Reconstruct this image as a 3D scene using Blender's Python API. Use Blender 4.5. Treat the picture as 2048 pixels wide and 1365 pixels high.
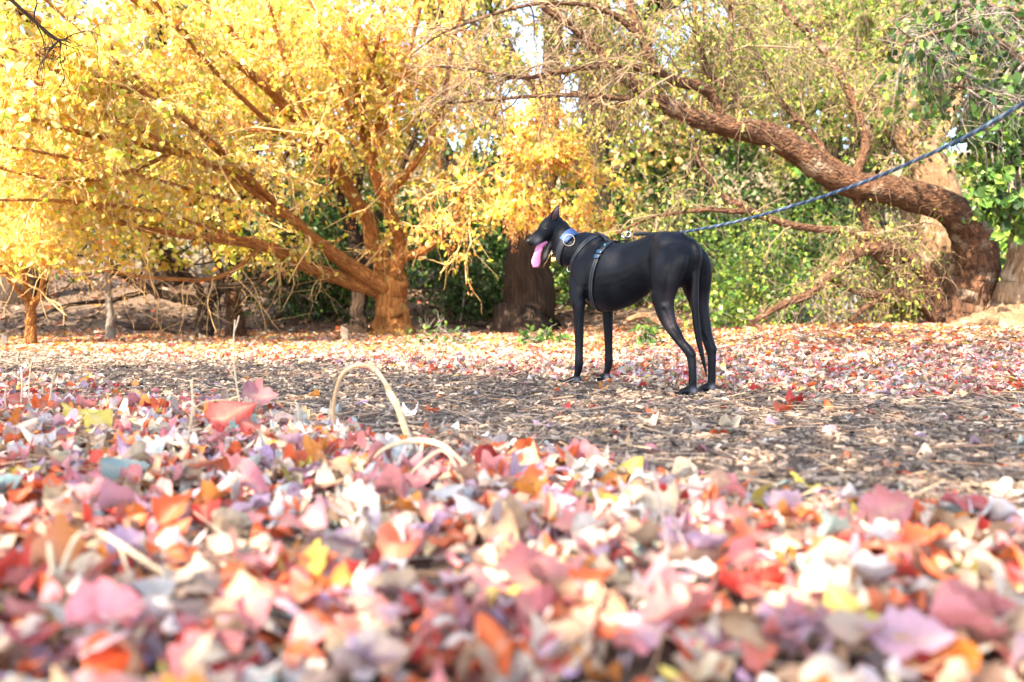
import bpy, math, random
import numpy as np
from mathutils import Vector
from mathutils.bvhtree import BVHTree

scene = bpy.context.scene
for o in list(bpy.data.objects):
    bpy.data.objects.remove(o)

# ------------------------------------------------------------------ camera, sky, sun, exposure
FPX, CAMH = 1700.0, 0.43
PITCH = math.atan(77.5 / FPX)
cam_d = bpy.data.cameras.new('camera')
cam = bpy.data.objects.new('camera', cam_d)
scene.collection.objects.link(cam)
cam.location = (0, 0, CAMH)
cam.rotation_euler = (math.radians(90) - PITCH, 0, 0)
cam_d.sensor_width = 36
cam_d.lens = FPX / 2048 * 36
cam_d.clip_start = 0.05
cam_d.clip_end = 1000
cam_d.dof.use_dof = True
cam_d.dof.focus_distance = 4.3
cam_d.dof.aperture_fstop = 2.0
scene.camera = cam

SUN_AZ = math.atan2(-0.58, -0.81)      # from behind-left of the camera (x, y)
SUN_EL = math.radians(42)
world = bpy.data.worlds.new('World')
scene.world = world
world.use_nodes = True
wn = world.node_tree
sky = wn.nodes.new('ShaderNodeTexSky')
sky.sky_type = 'NISHITA'
sky.sun_disc = False
sky.sun_elevation = SUN_EL
sky.sun_rotation = SUN_AZ
sky.dust_density = 1.5
bg = wn.nodes['Background']
wn.links.new(sky.outputs[0], bg.inputs[0])
bg.inputs[1].default_value = 0.15
to_sun = Vector((math.sin(SUN_AZ) * math.cos(SUN_EL), math.cos(SUN_AZ) * math.cos(SUN_EL), math.sin(SUN_EL)))
sun_d = bpy.data.lights.new('sun', 'SUN')
sun_d.energy = 4.3
sun_d.angle = math.radians(0.53)
sun_d.color = (1.0, 0.87, 0.68)
sun = bpy.data.objects.new('sun', sun_d)
scene.collection.objects.link(sun)
sun.rotation_euler = (-to_sun).to_track_quat('-Z', 'Y').to_euler()
sun.location = to_sun * 30
scene.view_settings.view_transform = 'Standard'
scene.view_settings.look = 'None'
scene.view_settings.gamma = 1
scene.view_settings.use_curve_mapping = False
scene.view_settings.exposure = 2.45
scene.render.engine = 'CYCLES'
scene.cycles.use_denoising = True
scene.cycles.max_bounces = 8
scene.cycles.transmission_bounces = 6
scene.cycles.diffuse_bounces = 4
scene.cycles.sample_clamp_indirect = 8

C = scene.collection.objects
RNG = np.random.default_rng(7)

# ------------------------------------------------------------------ layout helpers
_s, _c = math.sin(PITCH), math.cos(PITCH)
def ray(px, py):
    y = (682.5 - py) / FPX
    d = np.array([(px - 1024) / FPX, _c + y * _s, -_s + y * _c])
    return d / d[1]
def at(px, py, Y):
    return np.array([0, 0, CAMH]) + ray(px, py) * Y
def ground_at(px, py):
    d = ray(px, py)
    return d * (-CAMH / d[2]) + np.array([0, 0, CAMH])
def sstep(a, b, x):
    t = np.clip((x - a) / (b - a), 0, 1)
    return t * t * (3 - 2 * t)
def H(x, y):
    """height of the terrain"""
    x = np.asarray(x, float); y = np.asarray(y, float)
    z = 0.19 * sstep(-1, 4.5, x) * sstep(5, 9, y)
    s = np.maximum(0, y - 11.0)
    z = z + 0.17 * np.minimum(s, 8) + 0.26 * np.clip(s - 8, 0, 26)
    z = z + 0.012 * np.sin(x * 2.1 + 1) * np.sin(y * 1.7) * sstep(1.5, 4, y) + 0.35 * sstep(12, 18, y) * np.sin(x * .35 + .7) * np.sin(y * .4)
    return z

# ------------------------------------------------------------------ mesh helpers
def make_mesh(name, V, quads=None, tris=None, attrs=None, smooth=True):
    V = np.asarray(V, np.float32)
    q = np.zeros((0, 4), np.int32) if quads is None or len(quads) == 0 else np.asarray(quads, np.int32)
    t = np.zeros((0, 3), np.int32) if tris is None or len(tris) == 0 else np.asarray(tris, np.int32)
    me = bpy.data.meshes.new(name)
    me.vertices.add(len(V)); me.vertices.foreach_set('co', V.ravel())
    nl = q.size + t.size
    me.loops.add(nl)
    me.loops.foreach_set('vertex_index', np.concatenate([q.ravel(), t.ravel()]))
    npoly = len(q) + len(t)
    me.polygons.add(npoly)
    ls = np.concatenate([np.arange(len(q)) * 4, q.size + np.arange(len(t)) * 3]).astype(np.int32)
    me.polygons.foreach_set('loop_start', ls)
    me.update(calc_edges=True)
    me.polygons.foreach_set('use_smooth', np.full(npoly, smooth, bool))
    for k, a in (attrs or {}).items():
        a = np.asarray(a, np.float32)
        if k == 'col':
            at_ = me.color_attributes.new('col', 'FLOAT_COLOR', 'POINT')
            at_.data.foreach_set('color', np.c_[a, np.ones(len(a))].astype(np.float32).ravel())
        elif a.ndim == 2:
            at_ = me.attributes.new(k, 'FLOAT_VECTOR', 'POINT')
            at_.data.foreach_set('vector', a.ravel())
        else:
            at_ = me.attributes.new(k, 'FLOAT', 'POINT')
            at_.data.foreach_set('value', a)
    me.validate()
    return me

class Acc:
    def __init__(s):
        s.V = []; s.Q = []; s.T = []; s.A = {}; s.n = 0
    def add(s, V, Q=None, T=None, **attrs):
        V = np.asarray(V, float)
        s.V.append(V)
        if Q is not None and len(Q): s.Q.append(np.asarray(Q) + s.n)
        if T is not None and len(T): s.T.append(np.asarray(T) + s.n)
        for k, a in attrs.items():
            s.A.setdefault(k, []).append(np.asarray(a, float))
        s.n += len(V)
    def obj(s, name, mat, parent=None, base=None, smooth=True):
        V = np.concatenate(s.V)
        if base is not None: V = V - np.asarray(base)
        me = make_mesh(name, V, np.concatenate(s.Q) if s.Q else None, np.concatenate(s.T) if s.T else None,
                       {k: np.concatenate(a) for k, a in s.A.items()}, smooth)
        if mat: me.materials.append(mat)
        o = bpy.data.objects.new(name, me); C.link(o)
        if parent: o.parent = parent
        elif base is not None: o.location = base
        return o

def thing(name, label, cat, loc=(0, 0, 0), group=None):
    o = bpy.data.objects.new(name, None); C.link(o)
    o.location = loc; o['label'] = label; o['category'] = cat
    o.empty_display_size = .1
    if group: o['group'] = group
    return o
def tag(o, label, cat, group=None, kind=None):
    o['label'] = label
    if cat: o['category'] = cat
    if group: o['group'] = group
    if kind: o['kind'] = kind
    return o
def nrm(v):
    v = np.asarray(v, float)
    return v / (np.linalg.norm(v, axis=-1, keepdims=True) + 1e-12)

def spline(P, n):
    """Catmull-Rom through the rows of P (any number of columns), n samples"""
    P = np.asarray(P, float)
    if len(P) == 2:
        t = np.linspace(0, 1, n)[:, None]; return P[0] * (1 - t) + P[1] * t
    Q = np.vstack([2 * P[0] - P[1], P, 2 * P[-1] - P[-2]])
    u = np.linspace(0, len(P) - 1 - 1e-9, n); i = u.astype(int); t = (u - i)[:, None]
    a, b, c, d = Q[i], Q[i + 1], Q[i + 2], Q[i + 3]
    return .5 * (2 * b + (c - a) * t + (2 * a - 5 * b + 4 * c - d) * t ** 2 + (3 * b - a - 3 * c + d) * t ** 3)

def tube(pts, rad, sides=8, lump=0.0, rng=None, flat=1.0, cap=True):
    pts = np.asarray(pts, float); n = len(pts); rad = np.broadcast_to(np.asarray(rad, float), (n,))
    tan = nrm(np.gradient(pts, axis=0))
    ref = np.array([0, 0, 1.0]) if abs(tan[0, 2]) < .9 else np.array([1.0, 0, 0])
    N = np.zeros((n, 3)); v = nrm(np.cross(tan[0], np.cross(ref, tan[0])))
    for i in range(n):
        v = v - tan[i] * (v @ tan[i]); l = np.linalg.norm(v); v = v / l if l > 1e-9 else ref; N[i] = v
    B = np.cross(tan, N)
    th = np.linspace(0, 2 * np.pi, sides, endpoint=False)
    ln = np.concatenate([[0], np.cumsum(np.linalg.norm(np.diff(pts, axis=0), axis=1))])
    R = np.repeat(rad[:, None], sides, 1)
    if lump > 0:
        rng = rng or RNG
        f = np.zeros_like(R)
        for k in range(7):
            m = rng.integers(1, 5); w = rng.uniform(2, 9); p = rng.uniform(0, 6.28, 2)
            f += np.cos(m * th[None] + p[0] + np.sin(ln[:, None] * w * .7 + p[1])) * np.sin(ln[:, None] * w + p[1])
        R = R * (1 + lump * f / 2)
    V = pts[:, None] + R[..., None] * (np.cos(th)[None, :, None] * N[:, None] + flat * np.sin(th)[None, :, None] * B[:, None])
    bk = np.stack([R * np.cos(th), R * np.sin(th), np.repeat(ln[:, None], sides, 1)], -1)
    V = V.reshape(-1, 3); bk = bk.reshape(-1, 3)
    i = np.arange(n - 1)[:, None] * sides; j = np.arange(sides)[None]; jn = (j + 1) % sides
    Q = np.stack([i + j, i + jn, i + sides + jn, i + sides + j], -1).reshape(-1, 4)
    T = None
    if cap:
        V = np.vstack([V, pts[0], pts[-1]]); bk = np.vstack([bk, [0, 0, 0], [0, 0, ln[-1]]])
        a = len(V) - 2; j = np.arange(sides); jn = (j + 1) % sides; e = (n - 1) * sides
        T = np.vstack([np.stack([np.full(sides, a), jn, j], 1), np.stack([np.full(sides, a + 1), e + j, e + jn], 1)])
    return V, Q, T, bk

def box(cx, cy, cz, sx, sy, sz, R=None):
    v = np.array([[x, y, z] for x in (-.5, .5) for y in (-.5, .5) for z in (-.5, .5)]) * [sx, sy, sz]
    if R is not None: v = v @ np.asarray(R).T
    return v + [cx, cy, cz], np.array([[0, 1, 3, 2], [4, 6, 7, 5], [0, 4, 5, 1], [2, 3, 7, 6], [0, 2, 6, 4], [1, 5, 7, 3]])

# ------------------------------------------------------------------ materials
def mat(name):
    m = bpy.data.materials.new(name); m.use_nodes = True
    return m, m.node_tree.nodes, m.node_tree.links
def nd(N, t, **kw):
    n = N.new(t)
    for k, v in kw.items():
        setattr(n, k, v)
    return n
def leaf_mat(name, transl=.45, rough=.5, vein=.0, mottle=.35, scale=40):
    m, N, L = mat(name); b = N['Principled BSDF']; out = N['Material Output']
    a = nd(N, 'ShaderNodeAttribute', attribute_name='col')
    tc = nd(N, 'ShaderNodeTexCoord')
    nz = nd(N, 'ShaderNodeTexNoise'); nz.inputs['Scale'].default_value = scale; nz.inputs['Detail'].default_value = 4
    L.new(tc.outputs['Object'], nz.inputs['Vector'])
    mr = nd(N, 'ShaderNodeMapRange'); mr.inputs[1].default_value = .3; mr.inputs[2].default_value = .7
    mr.inputs[3].default_value = 1 - mottle; mr.inputs[4].default_value = 1 + mottle * .5
    L.new(nz.outputs[0], mr.inputs[0])
    mx = nd(N, 'ShaderNodeMix', data_type='RGBA', blend_type='MULTIPLY'); mx.inputs[0].default_value = 1
    L.new(a.outputs['Color'], mx.inputs[6]); L.new(mr.outputs[0], mx.inputs[7])
    col = mx.outputs[2]
    if vein:
        n5 = nd(N, 'ShaderNodeTexNoise'); n5.inputs['Scale'].default_value = 130; n5.inputs['Detail'].default_value = 3; L.new(tc.outputs['Object'], n5.inputs['Vector'])
        vr = nd(N, 'ShaderNodeAttribute', attribute_name='vein')
        sb = nd(N, 'ShaderNodeMath', operation='MULTIPLY_ADD'); L.new(vr.outputs['Fac'], sb.inputs[0]); sb.inputs[1].default_value = -.22; L.new(n5.outputs[0], sb.inputs[2])
        m5 = nd(N, 'ShaderNodeMapRange'); m5.inputs[1].default_value = .50; m5.inputs[2].default_value = .62; m5.inputs[4].default_value = .42; L.new(sb.outputs[0], m5.inputs[0])
        x5 = nd(N, 'ShaderNodeMix', data_type='RGBA'); L.new(m5.outputs[0], x5.inputs[0]); L.new(col, x5.inputs[6]); x5.inputs[7].default_value = (.30, .17, .10, 1); col = x5.outputs[2]
        lf = nd(N, 'ShaderNodeAttribute', attribute_name='lf'); sp = nd(N, 'ShaderNodeSeparateXYZ'); L.new(lf.outputs['Vector'], sp.inputs[0])
        ma = nd(N, 'ShaderNodeMath', operation='MULTIPLY_ADD'); L.new(sp.outputs[1], ma.inputs[0]); ma.inputs[1].default_value = -.8; L.new(sp.outputs[0], ma.inputs[2])
        mm = nd(N, 'ShaderNodeMath', operation='MULTIPLY'); L.new(ma.outputs[0], mm.inputs[0]); mm.inputs[1].default_value = 8
        fr = nd(N, 'ShaderNodeMath', operation='FRACT'); L.new(mm.outputs[0], fr.inputs[0])
        lt = nd(N, 'ShaderNodeMath', operation='LESS_THAN'); L.new(fr.outputs[0], lt.inputs[0]); lt.inputs[1].default_value = .11
        l2 = nd(N, 'ShaderNodeMath', operation='MULTIPLY'); L.new(lt.outputs[0], l2.inputs[0]); l2.inputs[1].default_value = .38
        x6 = nd(N, 'ShaderNodeMix', data_type='RGBA'); L.new(l2.outputs[0], x6.inputs[0]); L.new(col, x6.inputs[6]); x6.inputs[7].default_value = (.36, .17, .12, 1); col = x6.outputs[2]
        va = nd(N, 'ShaderNodeAttribute', attribute_name='vein')
        pw = nd(N, 'ShaderNodeMath', operation='POWER'); pw.inputs[1].default_value = 5; L.new(va.outputs['Fac'], pw.inputs[0])
        ml = nd(N, 'ShaderNodeMath', operation='MULTIPLY'); ml.inputs[1].default_value = vein; L.new(pw.outputs[0], ml.inputs[0])
        m2 = nd(N, 'ShaderNodeMix', data_type='RGBA'); L.new(ml.outputs[0], m2.inputs[0]); L.new(col, m2.inputs[6])
        m2.inputs[7].default_value = (.62, .45, .30, 1); col = m2.outputs[2]
        bp = nd(N, 'ShaderNodeBump'); bp.inputs['Strength'].default_value = .5; bp.inputs['Distance'].default_value = .004
        L.new(nz.outputs[0], bp.inputs['Height']); L.new(bp.outputs[0], b.inputs['Normal'])
    L.new(col, b.inputs['Base Color']); b.inputs['Roughness'].default_value = rough
    b.inputs['Specular IOR Level'].default_value = .3
    tr = nd(N, 'ShaderNodeBsdfTranslucent'); L.new(col, tr.inputs[0])
    ms = nd(N, 'ShaderNodeMixShader'); ms.inputs[0].default_value = transl
    L.new(b.outputs[0], ms.inputs[1]); L.new(tr.outputs[0], ms.inputs[2]); L.new(ms.outputs[0], out.inputs[0])
    return m
def bark_mat(name, c1, c2, c3=None, sx=22, sz=5, bump=.6, dist=.02, patch=0.0):
    m, N, L = mat(name); b = N['Principled BSDF']
    a = nd(N, 'ShaderNodeAttribute', attribute_name='bk')
    mp = nd(N, 'ShaderNodeMapping'); mp.inputs['Scale'].default_value = (sx, sx, sz); L.new(a.outputs['Vector'], mp.inputs[0])
    nz = nd(N, 'ShaderNodeTexNoise'); nz.inputs['Scale'].default_value = 1; nz.inputs['Detail'].default_value = 8; nz.inputs['Roughness'].default_value = .65
    nz.inputs['Distortion'].default_value = .6
    L.new(mp.outputs[0], nz.inputs['Vector'])
    vo = nd(N, 'ShaderNodeTexVoronoi', feature='DISTANCE_TO_EDGE'); vo.inputs['Scale'].default_value = 1.3; L.new(mp.outputs[0], vo.inputs['Vector'])
    r = nd(N, 'ShaderNodeValToRGB'); L.new(nz.outputs[0], r.inputs[0])
    r.color_ramp.elements[0].position = .32; r.color_ramp.elements[0].color = (*c1, 1)
    r.color_ramp.elements[1].position = .68; r.color_ramp.elements[1].color = (*c2, 1)
    col = r.outputs[0]
    if c3 is not None:
        n2 = nd(N, 'ShaderNodeTexNoise'); n2.inputs['Scale'].default_value = 5; n2.inputs['Detail'].default_value = 5
        L.new(a.outputs['Vector'], n2.inputs['Vector'])
        mr = nd(N, 'ShaderNodeMapRange'); mr.inputs[1].default_value = .58 - patch * .2; mr.inputs[2].default_value = .68 - patch * .2
        L.new(n2.outputs[0], mr.inputs[0])
        mx = nd(N, 'ShaderNodeMix', data_type='RGBA'); L.new(mr.outputs[0], mx.inputs[0]); L.new(col, mx.inputs[6]); mx.inputs[7].default_value = (*c3, 1)
        col = mx.outputs[2]
    L.new(col, b.inputs['Base Color']); b.inputs['Roughness'].default_value = .85; b.inputs['Specular IOR Level'].default_value = .2
    ad = nd(N, 'ShaderNodeMath', operation='ADD'); L.new(nz.outputs[0], ad.inputs[0]); L.new(vo.outputs[0], ad.inputs[1])
    bp = nd(N, 'ShaderNodeBump'); bp.inputs['Strength'].default_value = bump; bp.inputs['Distance'].default_value = dist
    L.new(ad.outputs[0], bp.inputs['Height']); L.new(bp.outputs[0], b.inputs['Normal'])
    return m
def plain(name, col, rough=.5, metal=0, spec=.5, bump=0, scale=60, var=.2):
    m, N, L = mat(name); b = N['Principled BSDF']
    tc = nd(N, 'ShaderNodeTexCoord')
    nz = nd(N, 'ShaderNodeTexNoise'); nz.inputs['Scale'].default_value = scale; nz.inputs['Detail'].default_value = 5
    L.new(tc.outputs['Object'], nz.inputs['Vector'])
    r = nd(N, 'ShaderNodeValToRGB'); L.new(nz.outputs[0], r.inputs[0])
    r.color_ramp.elements[0].position = .3; r.color_ramp.elements[0].color = (*[c * (1 - var) for c in col], 1)
    r.color_ramp.elements[1].position = .7; r.color_ramp.elements[1].color = (*[c * (1 + var) for c in col], 1)
    L.new(r.outputs[0], b.inputs['Base Color'])
    b.inputs['Roughness'].default_value = rough; b.inputs['Metallic'].default_value = metal; b.inputs['Specular IOR Level'].default_value = spec
    if bump:
        bp = nd(N, 'ShaderNodeBump'); bp.inputs['Strength'].default_value = bump; bp.inputs['Distance'].default_value = .005
        L.new(nz.outputs[0], bp.inputs['Height']); L.new(bp.outputs[0], b.inputs['Normal'])
    return m

M_LITTER = leaf_mat('fallen_leaf_skin', .22, .6, vein=.5, mottle=.32, scale=55)
M_CROWN = leaf_mat('crown_leaf', .55, .4, mottle=.15, scale=3)
M_GREEN = leaf_mat('green_leaf', .35, .35, mottle=.2, scale=6)
M_CHIP = leaf_mat('litter_bits', .05, .8, mottle=.3, scale=30)
M_BARK_GOLD = bark_mat('bark_gold', (.22, .075, .022), (.60, .26, .075), (.36, .24, .07), 34, 9, 1.0, .06)
M_BARK_DARK = bark_mat('bark_dark', (.016, .011, .008), (.085, .052, .034), None, 26, 3, 1.0, .05)
M_BARK_RED = bark_mat('bark_papery', (.040, .020, .012), (.24, .118, .064), (.32, .23, .16), 24, 11, 1.0, .07, .08)
M_BARK_PALE = bark_mat('bark_pale', (.12, .065, .035), (.32, .20, .11), (.36, .27, .18), 18, 6, 1.0, .035, .2)
M_BARK_GREY = bark_mat('bark_grey', (.10, .08, .07), (.30, .25, .21), None, 30, 8, .6, .01)

def ground_material():
    m, N, L = mat('ground_soil'); b = N['Principled BSDF']
    g = nd(N, 'ShaderNodeNewGeometry')
    n1 = nd(N, 'ShaderNodeTexNoise'); n1.inputs['Scale'].default_value = 38; n1.inputs['Detail'].default_value = 8; n1.inputs['Roughness'].default_value = .7
    L.new(g.outputs['Position'], n1.inputs['Vector'])
    r = nd(N, 'ShaderNodeValToRGB'); L.new(n1.outputs[0], r.inputs[0])
    r.color_ramp.elements[0].position = .3; r.color_ramp.elements[0].color = (.055, .038, .028, 1)
    r.color_ramp.elements[1].position = .7; r.color_ramp.elements[1].color = (.24, .165, .115, 1)
    n2 = nd(N, 'ShaderNodeTexNoise'); n2.inputs['Scale'].default_value = 9; n2.inputs['Detail'].default_value = 8; n2.inputs['Roughness'].default_value = .75
    L.new(g.outputs['Position'], n2.inputs['Vector'])
    r2 = nd(N, 'ShaderNodeValToRGB'); L.new(n2.outputs[0], r2.inputs[0])
    r2.color_ramp.elements[0].position = .3; r2.color_ramp.elements[0].color = (.14, .11, .07, 1)
    r2.color_ramp.elements[1].position = .7; r2.color_ramp.elements[1].color = (.28, .22, .14, 1)
    sp = nd(N, 'ShaderNodeSeparateXYZ'); L.new(g.outputs['Position'], sp.inputs[0])
    mr = nd(N, 'ShaderNodeMapRange'); mr.inputs[1].default_value = 19; mr.inputs[2].default_value = 24; L.new(sp.outputs[1], mr.inputs[0])
    mx = nd(N, 'ShaderNodeMix', data_type='RGBA'); L.new(mr.outputs[0], mx.inputs[0]); L.new(r.outputs[0], mx.inputs[6]); L.new(r2.outputs[0], mx.inputs[7])
    L.new(mx.outputs[2], b.inputs['Base Color']); b.inputs['Roughness'].default_value = .95; b.inputs['Specular IOR Level'].default_value = .1
    bp = nd(N, 'ShaderNodeBump'); bp.inputs['Strength'].default_value = .8; bp.inputs['Distance'].default_value = .02
    L.new(n1.outputs[0], bp.inputs['Height']); L.new(bp.outputs[0], b.inputs['Normal'])
    return m
M_GROUND = ground_material()

# ------------------------------------------------------------------ ground and path
xs = np.concatenate([np.linspace(-200, -14, 24), np.linspace(-12, 12, 121), np.linspace(14, 200, 24)])
ys = np.concatenate([np.linspace(-60, -2, 16), np.linspace(-1, 22, 150), np.linspace(22.6, 60, 50), np.linspace(64, 260, 24)])
X, Yg = np.meshgrid(xs, ys)
Vg = np.stack([X, Yg, H(X, Yg)], -1).reshape(-1, 3)
nx = len(xs); i = (np.arange(len(ys) - 1)[:, None] * nx + np.arange(nx - 1)[None]).ravel()
ga = Acc(); ga.add(Vg, np.stack([i, i + 1, i + nx + 1, i + nx], 1))
g_ = ga.obj('ground', M_GROUND); g_['kind'] = 'structure'; g_['label'] = 'woodland floor and bank rising to a dry grassy hillside'

UPX = np.array([-9, -6, -4.1, -1.5, -.07, 1.17, 2.38, 4, 8]); UPY = np.array([8.6, 7.6, 6.95, 6.0, 4.75, 4.12, 3.9, 3.6, 3.0])
LOX = np.array([-9, -6, -2.85, -1.66, -.69, -.03, .41, .97, 2.5, 8]); LOY = np.array([7.6, 6.4, 4.75, 3.8, 2.75, 2.15, 1.78, 1.5, .95, -.7])
def path_in(x, y):
    """1 on the middle of the trodden path, 0 off it"""
    w = .13 * np.sin(x * 5.1 + 1) + .09 * np.sin(x * 11.3 + y * 3)
    up = np.interp(x, UPX, UPY) + w; lo = np.interp(x, LOX, LOY) + w * .8
    return sstep(-.2, .55, y - lo) * sstep(-.15, .35, up - y)
px_ = np.linspace(-9, 8, 140)
pv = []
for k in range(9):
    t = k / 8
    yy = np.interp(px_, LOX, LOY) * (1 - t) + np.interp(px_, UPX, UPY) * t + .05 * np.sin(px_ * 7 + k)
    pv.append(np.stack([px_, yy, H(px_, yy) + .006], -1))
pv = np.array(pv).reshape(-1, 3); i = (np.arange(8)[:, None] * 140 + np.arange(139)[None]).ravel()
M_PATH = plain('path_mulch', (.17, .125, .10), .95, 0, .1, 1.0, 60, .6)
pa = Acc(); pa.add(pv, np.stack([i, i + 1, i + 141, i + 140], 1))
p_ = pa.obj('path', M_PATH); p_['kind'] = 'structure'; p_['label'] = 'trodden bark mulch path crossing the leaf litter'

# ------------------------------------------------------------------ leaf shapes
OUT = {
    'palmate': [(0, .0), (-.03, .20), (.08, .34), (.14, .46), (.27, .40), (.38, .47), (.50, .43), (.58, .30), (.72, .26), (.84, .12), (1, 0)],
    'ovate': [(0, 0), (.05, .14), (.14, .25), (.25, .32), (.38, .33), (.50, .31), (.62, .25), (.74, .19), (.85, .11), (.94, .05), (1, 0)],
    'narrow': [(0, 0), (.06, .05), (.15, .09), (.26, .12), (.38, .13), (.50, .12), (.62, .10), (.74, .08), (.85, .05), (.94, .02), (1, 0)],
}
def leaf_template(kind, rng, curl=.3, stations=11):
    o = np.array(OUT[kind]); o = o[np.linspace(0, 10, stations).round().astype(int)]
    cols = np.array([-1, -.5, 0, .5, 1.0])
    asym = rng.uniform(.8, 1.15, (stations, 2))
    x = np.repeat(np.linspace(0, 1, stations)[:, None] * .45 + o[:, :1] * .55, 5, 1)
    x[:, [0, 4]] = o[:, :1]
    y = o[:, 1:2] * cols[None]
    y[:, :2] *= asym[:, :1]; y[:, 3:] *= asym[:, 1:]
    k1, k2, k3 = rng.normal(0, curl * 1.6), rng.normal(0, curl), rng.normal(0, curl)
    z = k1 * np.abs(y) ** 1.4 * 1.5 + k2 * (x - .4) ** 2 + k3 * (x - .5) * y * 1.5
    for _ in range(3):
        a, b, p = rng.uniform(4, 11), rng.uniform(4, 11), rng.uniform(0, 6.28)
        z += curl * .12 * np.sin(a * x + b * y + p)
    # roll up one side
    rl = rng.uniform(-1, 1) * curl * 2.2
    yy = y * np.cos(rl * np.abs(y)); z = z + y * np.sin(rl * y)
    V = np.stack([x - .45, yy, z], -1).reshape(-1, 3)
    i = (np.arange(stations - 1)[:, None] * 5 + np.arange(4)[None]).ravel()
    Q = np.stack([i, i + 1, i + 6, i + 5], 1)
    vein = np.tile(1 - np.abs(cols), stations)
    return V, Q, vein
LIT = {  # dry leaf colours, linear; the last one darkened for bank shade
    'pink': (.70, .25, .25), 'mauve': (.62, .40, .50), 'red': (.58, .045, .035), 'vermilion': (.72, .125, .035), 'orange': (.72, .25, .04),
    'tan': (.55, .36, .22), 'beige': (.70, .53, .38), 'pale': (.74, .66, .60), 'yellow': (.74, .58, .10), 'grey-green': (.34, .46, .40), 'brown': (.20, .11, .07), 'umber': (.085, .052, .038),
}
LN = list(LIT)
def place_leaves(acc, templates, pos, size, cols, rng, tilt=.35, nbias=None, droop=None):
    n = len(pos)
    which = rng.integers(0, len(templates), n)
    yaw = rng.uniform(0, 2 * np.pi, n)
    nn = np.stack([rng.normal(0, tilt, n), rng.normal(0, tilt, n), np.ones(n)], 1)
    nn = nrm(nn); d = np.stack([np.cos(yaw), np.sin(yaw), np.zeros(n)], 1)
    d = nrm(d - nn * (d * nn).sum(1, keepdims=True)); s = np.cross(nn, d)
    for k, (V, Q, vein) in enumerate(templates):
        m = which == k; c = m.sum()
        if not c: continue
        W = pos[m][:, None] + size[m][:, None, None] * (V[None, :, :1] * d[m][:, None] + V[None, :, 1:2] * s[m][:, None] + V[None, :, 2:] * nn[m][:, None])
        QQ = (np.arange(c)[:, None, None] * len(V) + Q[None]).reshape(-1, 4)
        col = np.repeat(cols[m], len(V), 0)
        acc.add(W.reshape(-1, 3), QQ, col=col, vein=np.tile(vein, c), lf=np.tile(np.c_[V[:, 0], np.abs(V[:, 1]), 0 * V[:, 0]], (c, 1)))
def pick(rng, n, weights):
    names = list(weights); w = np.array([weights[k] for k in names], float); w /= w.sum()
    c = np.array([LIT[k] for k in names])[rng.choice(len(names), n, p=w)]
    c = c * rng.uniform(.72, 1.18, (n, 1)) * rng.uniform(.92, 1.08, (n, 3))
    return np.clip(c, 0, .82)
W_NEAR = {'pink': 2.8, 'mauve': 1.5, 'red': 1.0, 'vermilion': 2.5, 'orange': 1.1, 'tan': 1.8, 'beige': 3.2, 'pale': 3.4, 'yellow': .18, 'grey-green': .15, 'brown': .35}
W_MID = {'pink': 2.0, 'mauve': 1.3, 'red': .8, 'vermilion': .8, 'orange': .5, 'tan': 4, 'beige': 3.2, 'pale': 1.6, 'yellow': .15, 'grey-green': .1, 'brown': 1}
W_FAR = {'pink': 1.0, 'vermilion': 1.2, 'orange': 2.2, 'tan': 3, 'beige': 2.4, 'pale': .8, 'yellow': 1, 'brown': 1, 'red': .4}
W_BANK_SHADED = {'tan': .5, 'brown': 3, 'umber': 6, 'orange': .25, 'vermilion': .25, 'beige': .2}  # bank leaves coloured darker to stand in for shade under the trees
rng = np.random.default_rng(11)
def scatter(n, y0, y1, margin, keep):
    f = rng.uniform(.31 * y0 ** 2 + margin * y0, .31 * y1 ** 2 + margin * y1, n); y = (-margin + np.sqrt(margin ** 2 + 1.24 * f)) / .62
    x = rng.uniform(-1, 1, n) * (.62 * y + margin)
    k = rng.uniform(0, 1, n) < keep(x, y)
    return x[k], y[k]
def dens(x, y):
    p = path_in(x, y)
    f = np.clip((1 - p) * (.75 + .25 * np.sin(x * 3 + y * 4)), 0, 1)
    return np.maximum(f, .05)
T_NEAR = [leaf_template(k, rng, .7) for k in ['palmate'] * 7 + ['ovate'] * 8 + ['narrow'] * 5]
T_MID = [leaf_template(k, rng, .5, 6) for k in ['palmate'] * 4 + ['ovate'] * 6 + ['narrow'] * 4]
T_FAR = [leaf_template(k, rng, .35, 4) for k in ['palmate'] * 2 + ['ovate'] * 5 + ['narrow'] * 3]
la = Acc()
x, y = scatter(21000, .35, 3.3, 1.2, dens)
pos = np.stack([x, y, H(x, y) + .008 + rng.uniform(0, 1, len(x)) ** 1.5 * .045 * (1 - path_in(x, y))], 1)
place_leaves(la, T_NEAR, pos, (.022 + .075 * rng.uniform(0, 1, len(x)) ** 1.5), pick(rng, len(x), W_NEAR), rng, .36)
x, y = scatter(42000, 3.3, 6.8, 1.5, lambda x, y: dens(x, y) * .9)
pos = np.stack([x, y, H(x, y) + .01 + rng.uniform(0, .025, len(x)) * (1 - path_in(x, y))], 1)
place_leaves(la, T_MID, pos, rng.uniform(.026, .065, len(x)), pick(rng, len(x), W_MID), rng, .28)
x, y = scatter(52000, 6.8, 11.2, 2.0, lambda x, y: dens(x, y))
pos = np.stack([x, y, H(x, y) + rng.uniform(.01, .04, len(x))], 1)
place_leaves(la, T_FAR, pos, rng.uniform(.03, .075, len(x)), pick(rng, len(x), W_FAR), rng, .25)
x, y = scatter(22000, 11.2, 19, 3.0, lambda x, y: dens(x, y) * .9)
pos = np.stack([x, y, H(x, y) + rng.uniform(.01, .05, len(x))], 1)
place_leaves(la, T_FAR, pos, rng.uniform(.06, .13, len(x)), pick(rng, len(x), W_BANK_SHADED), rng, .4)
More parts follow.
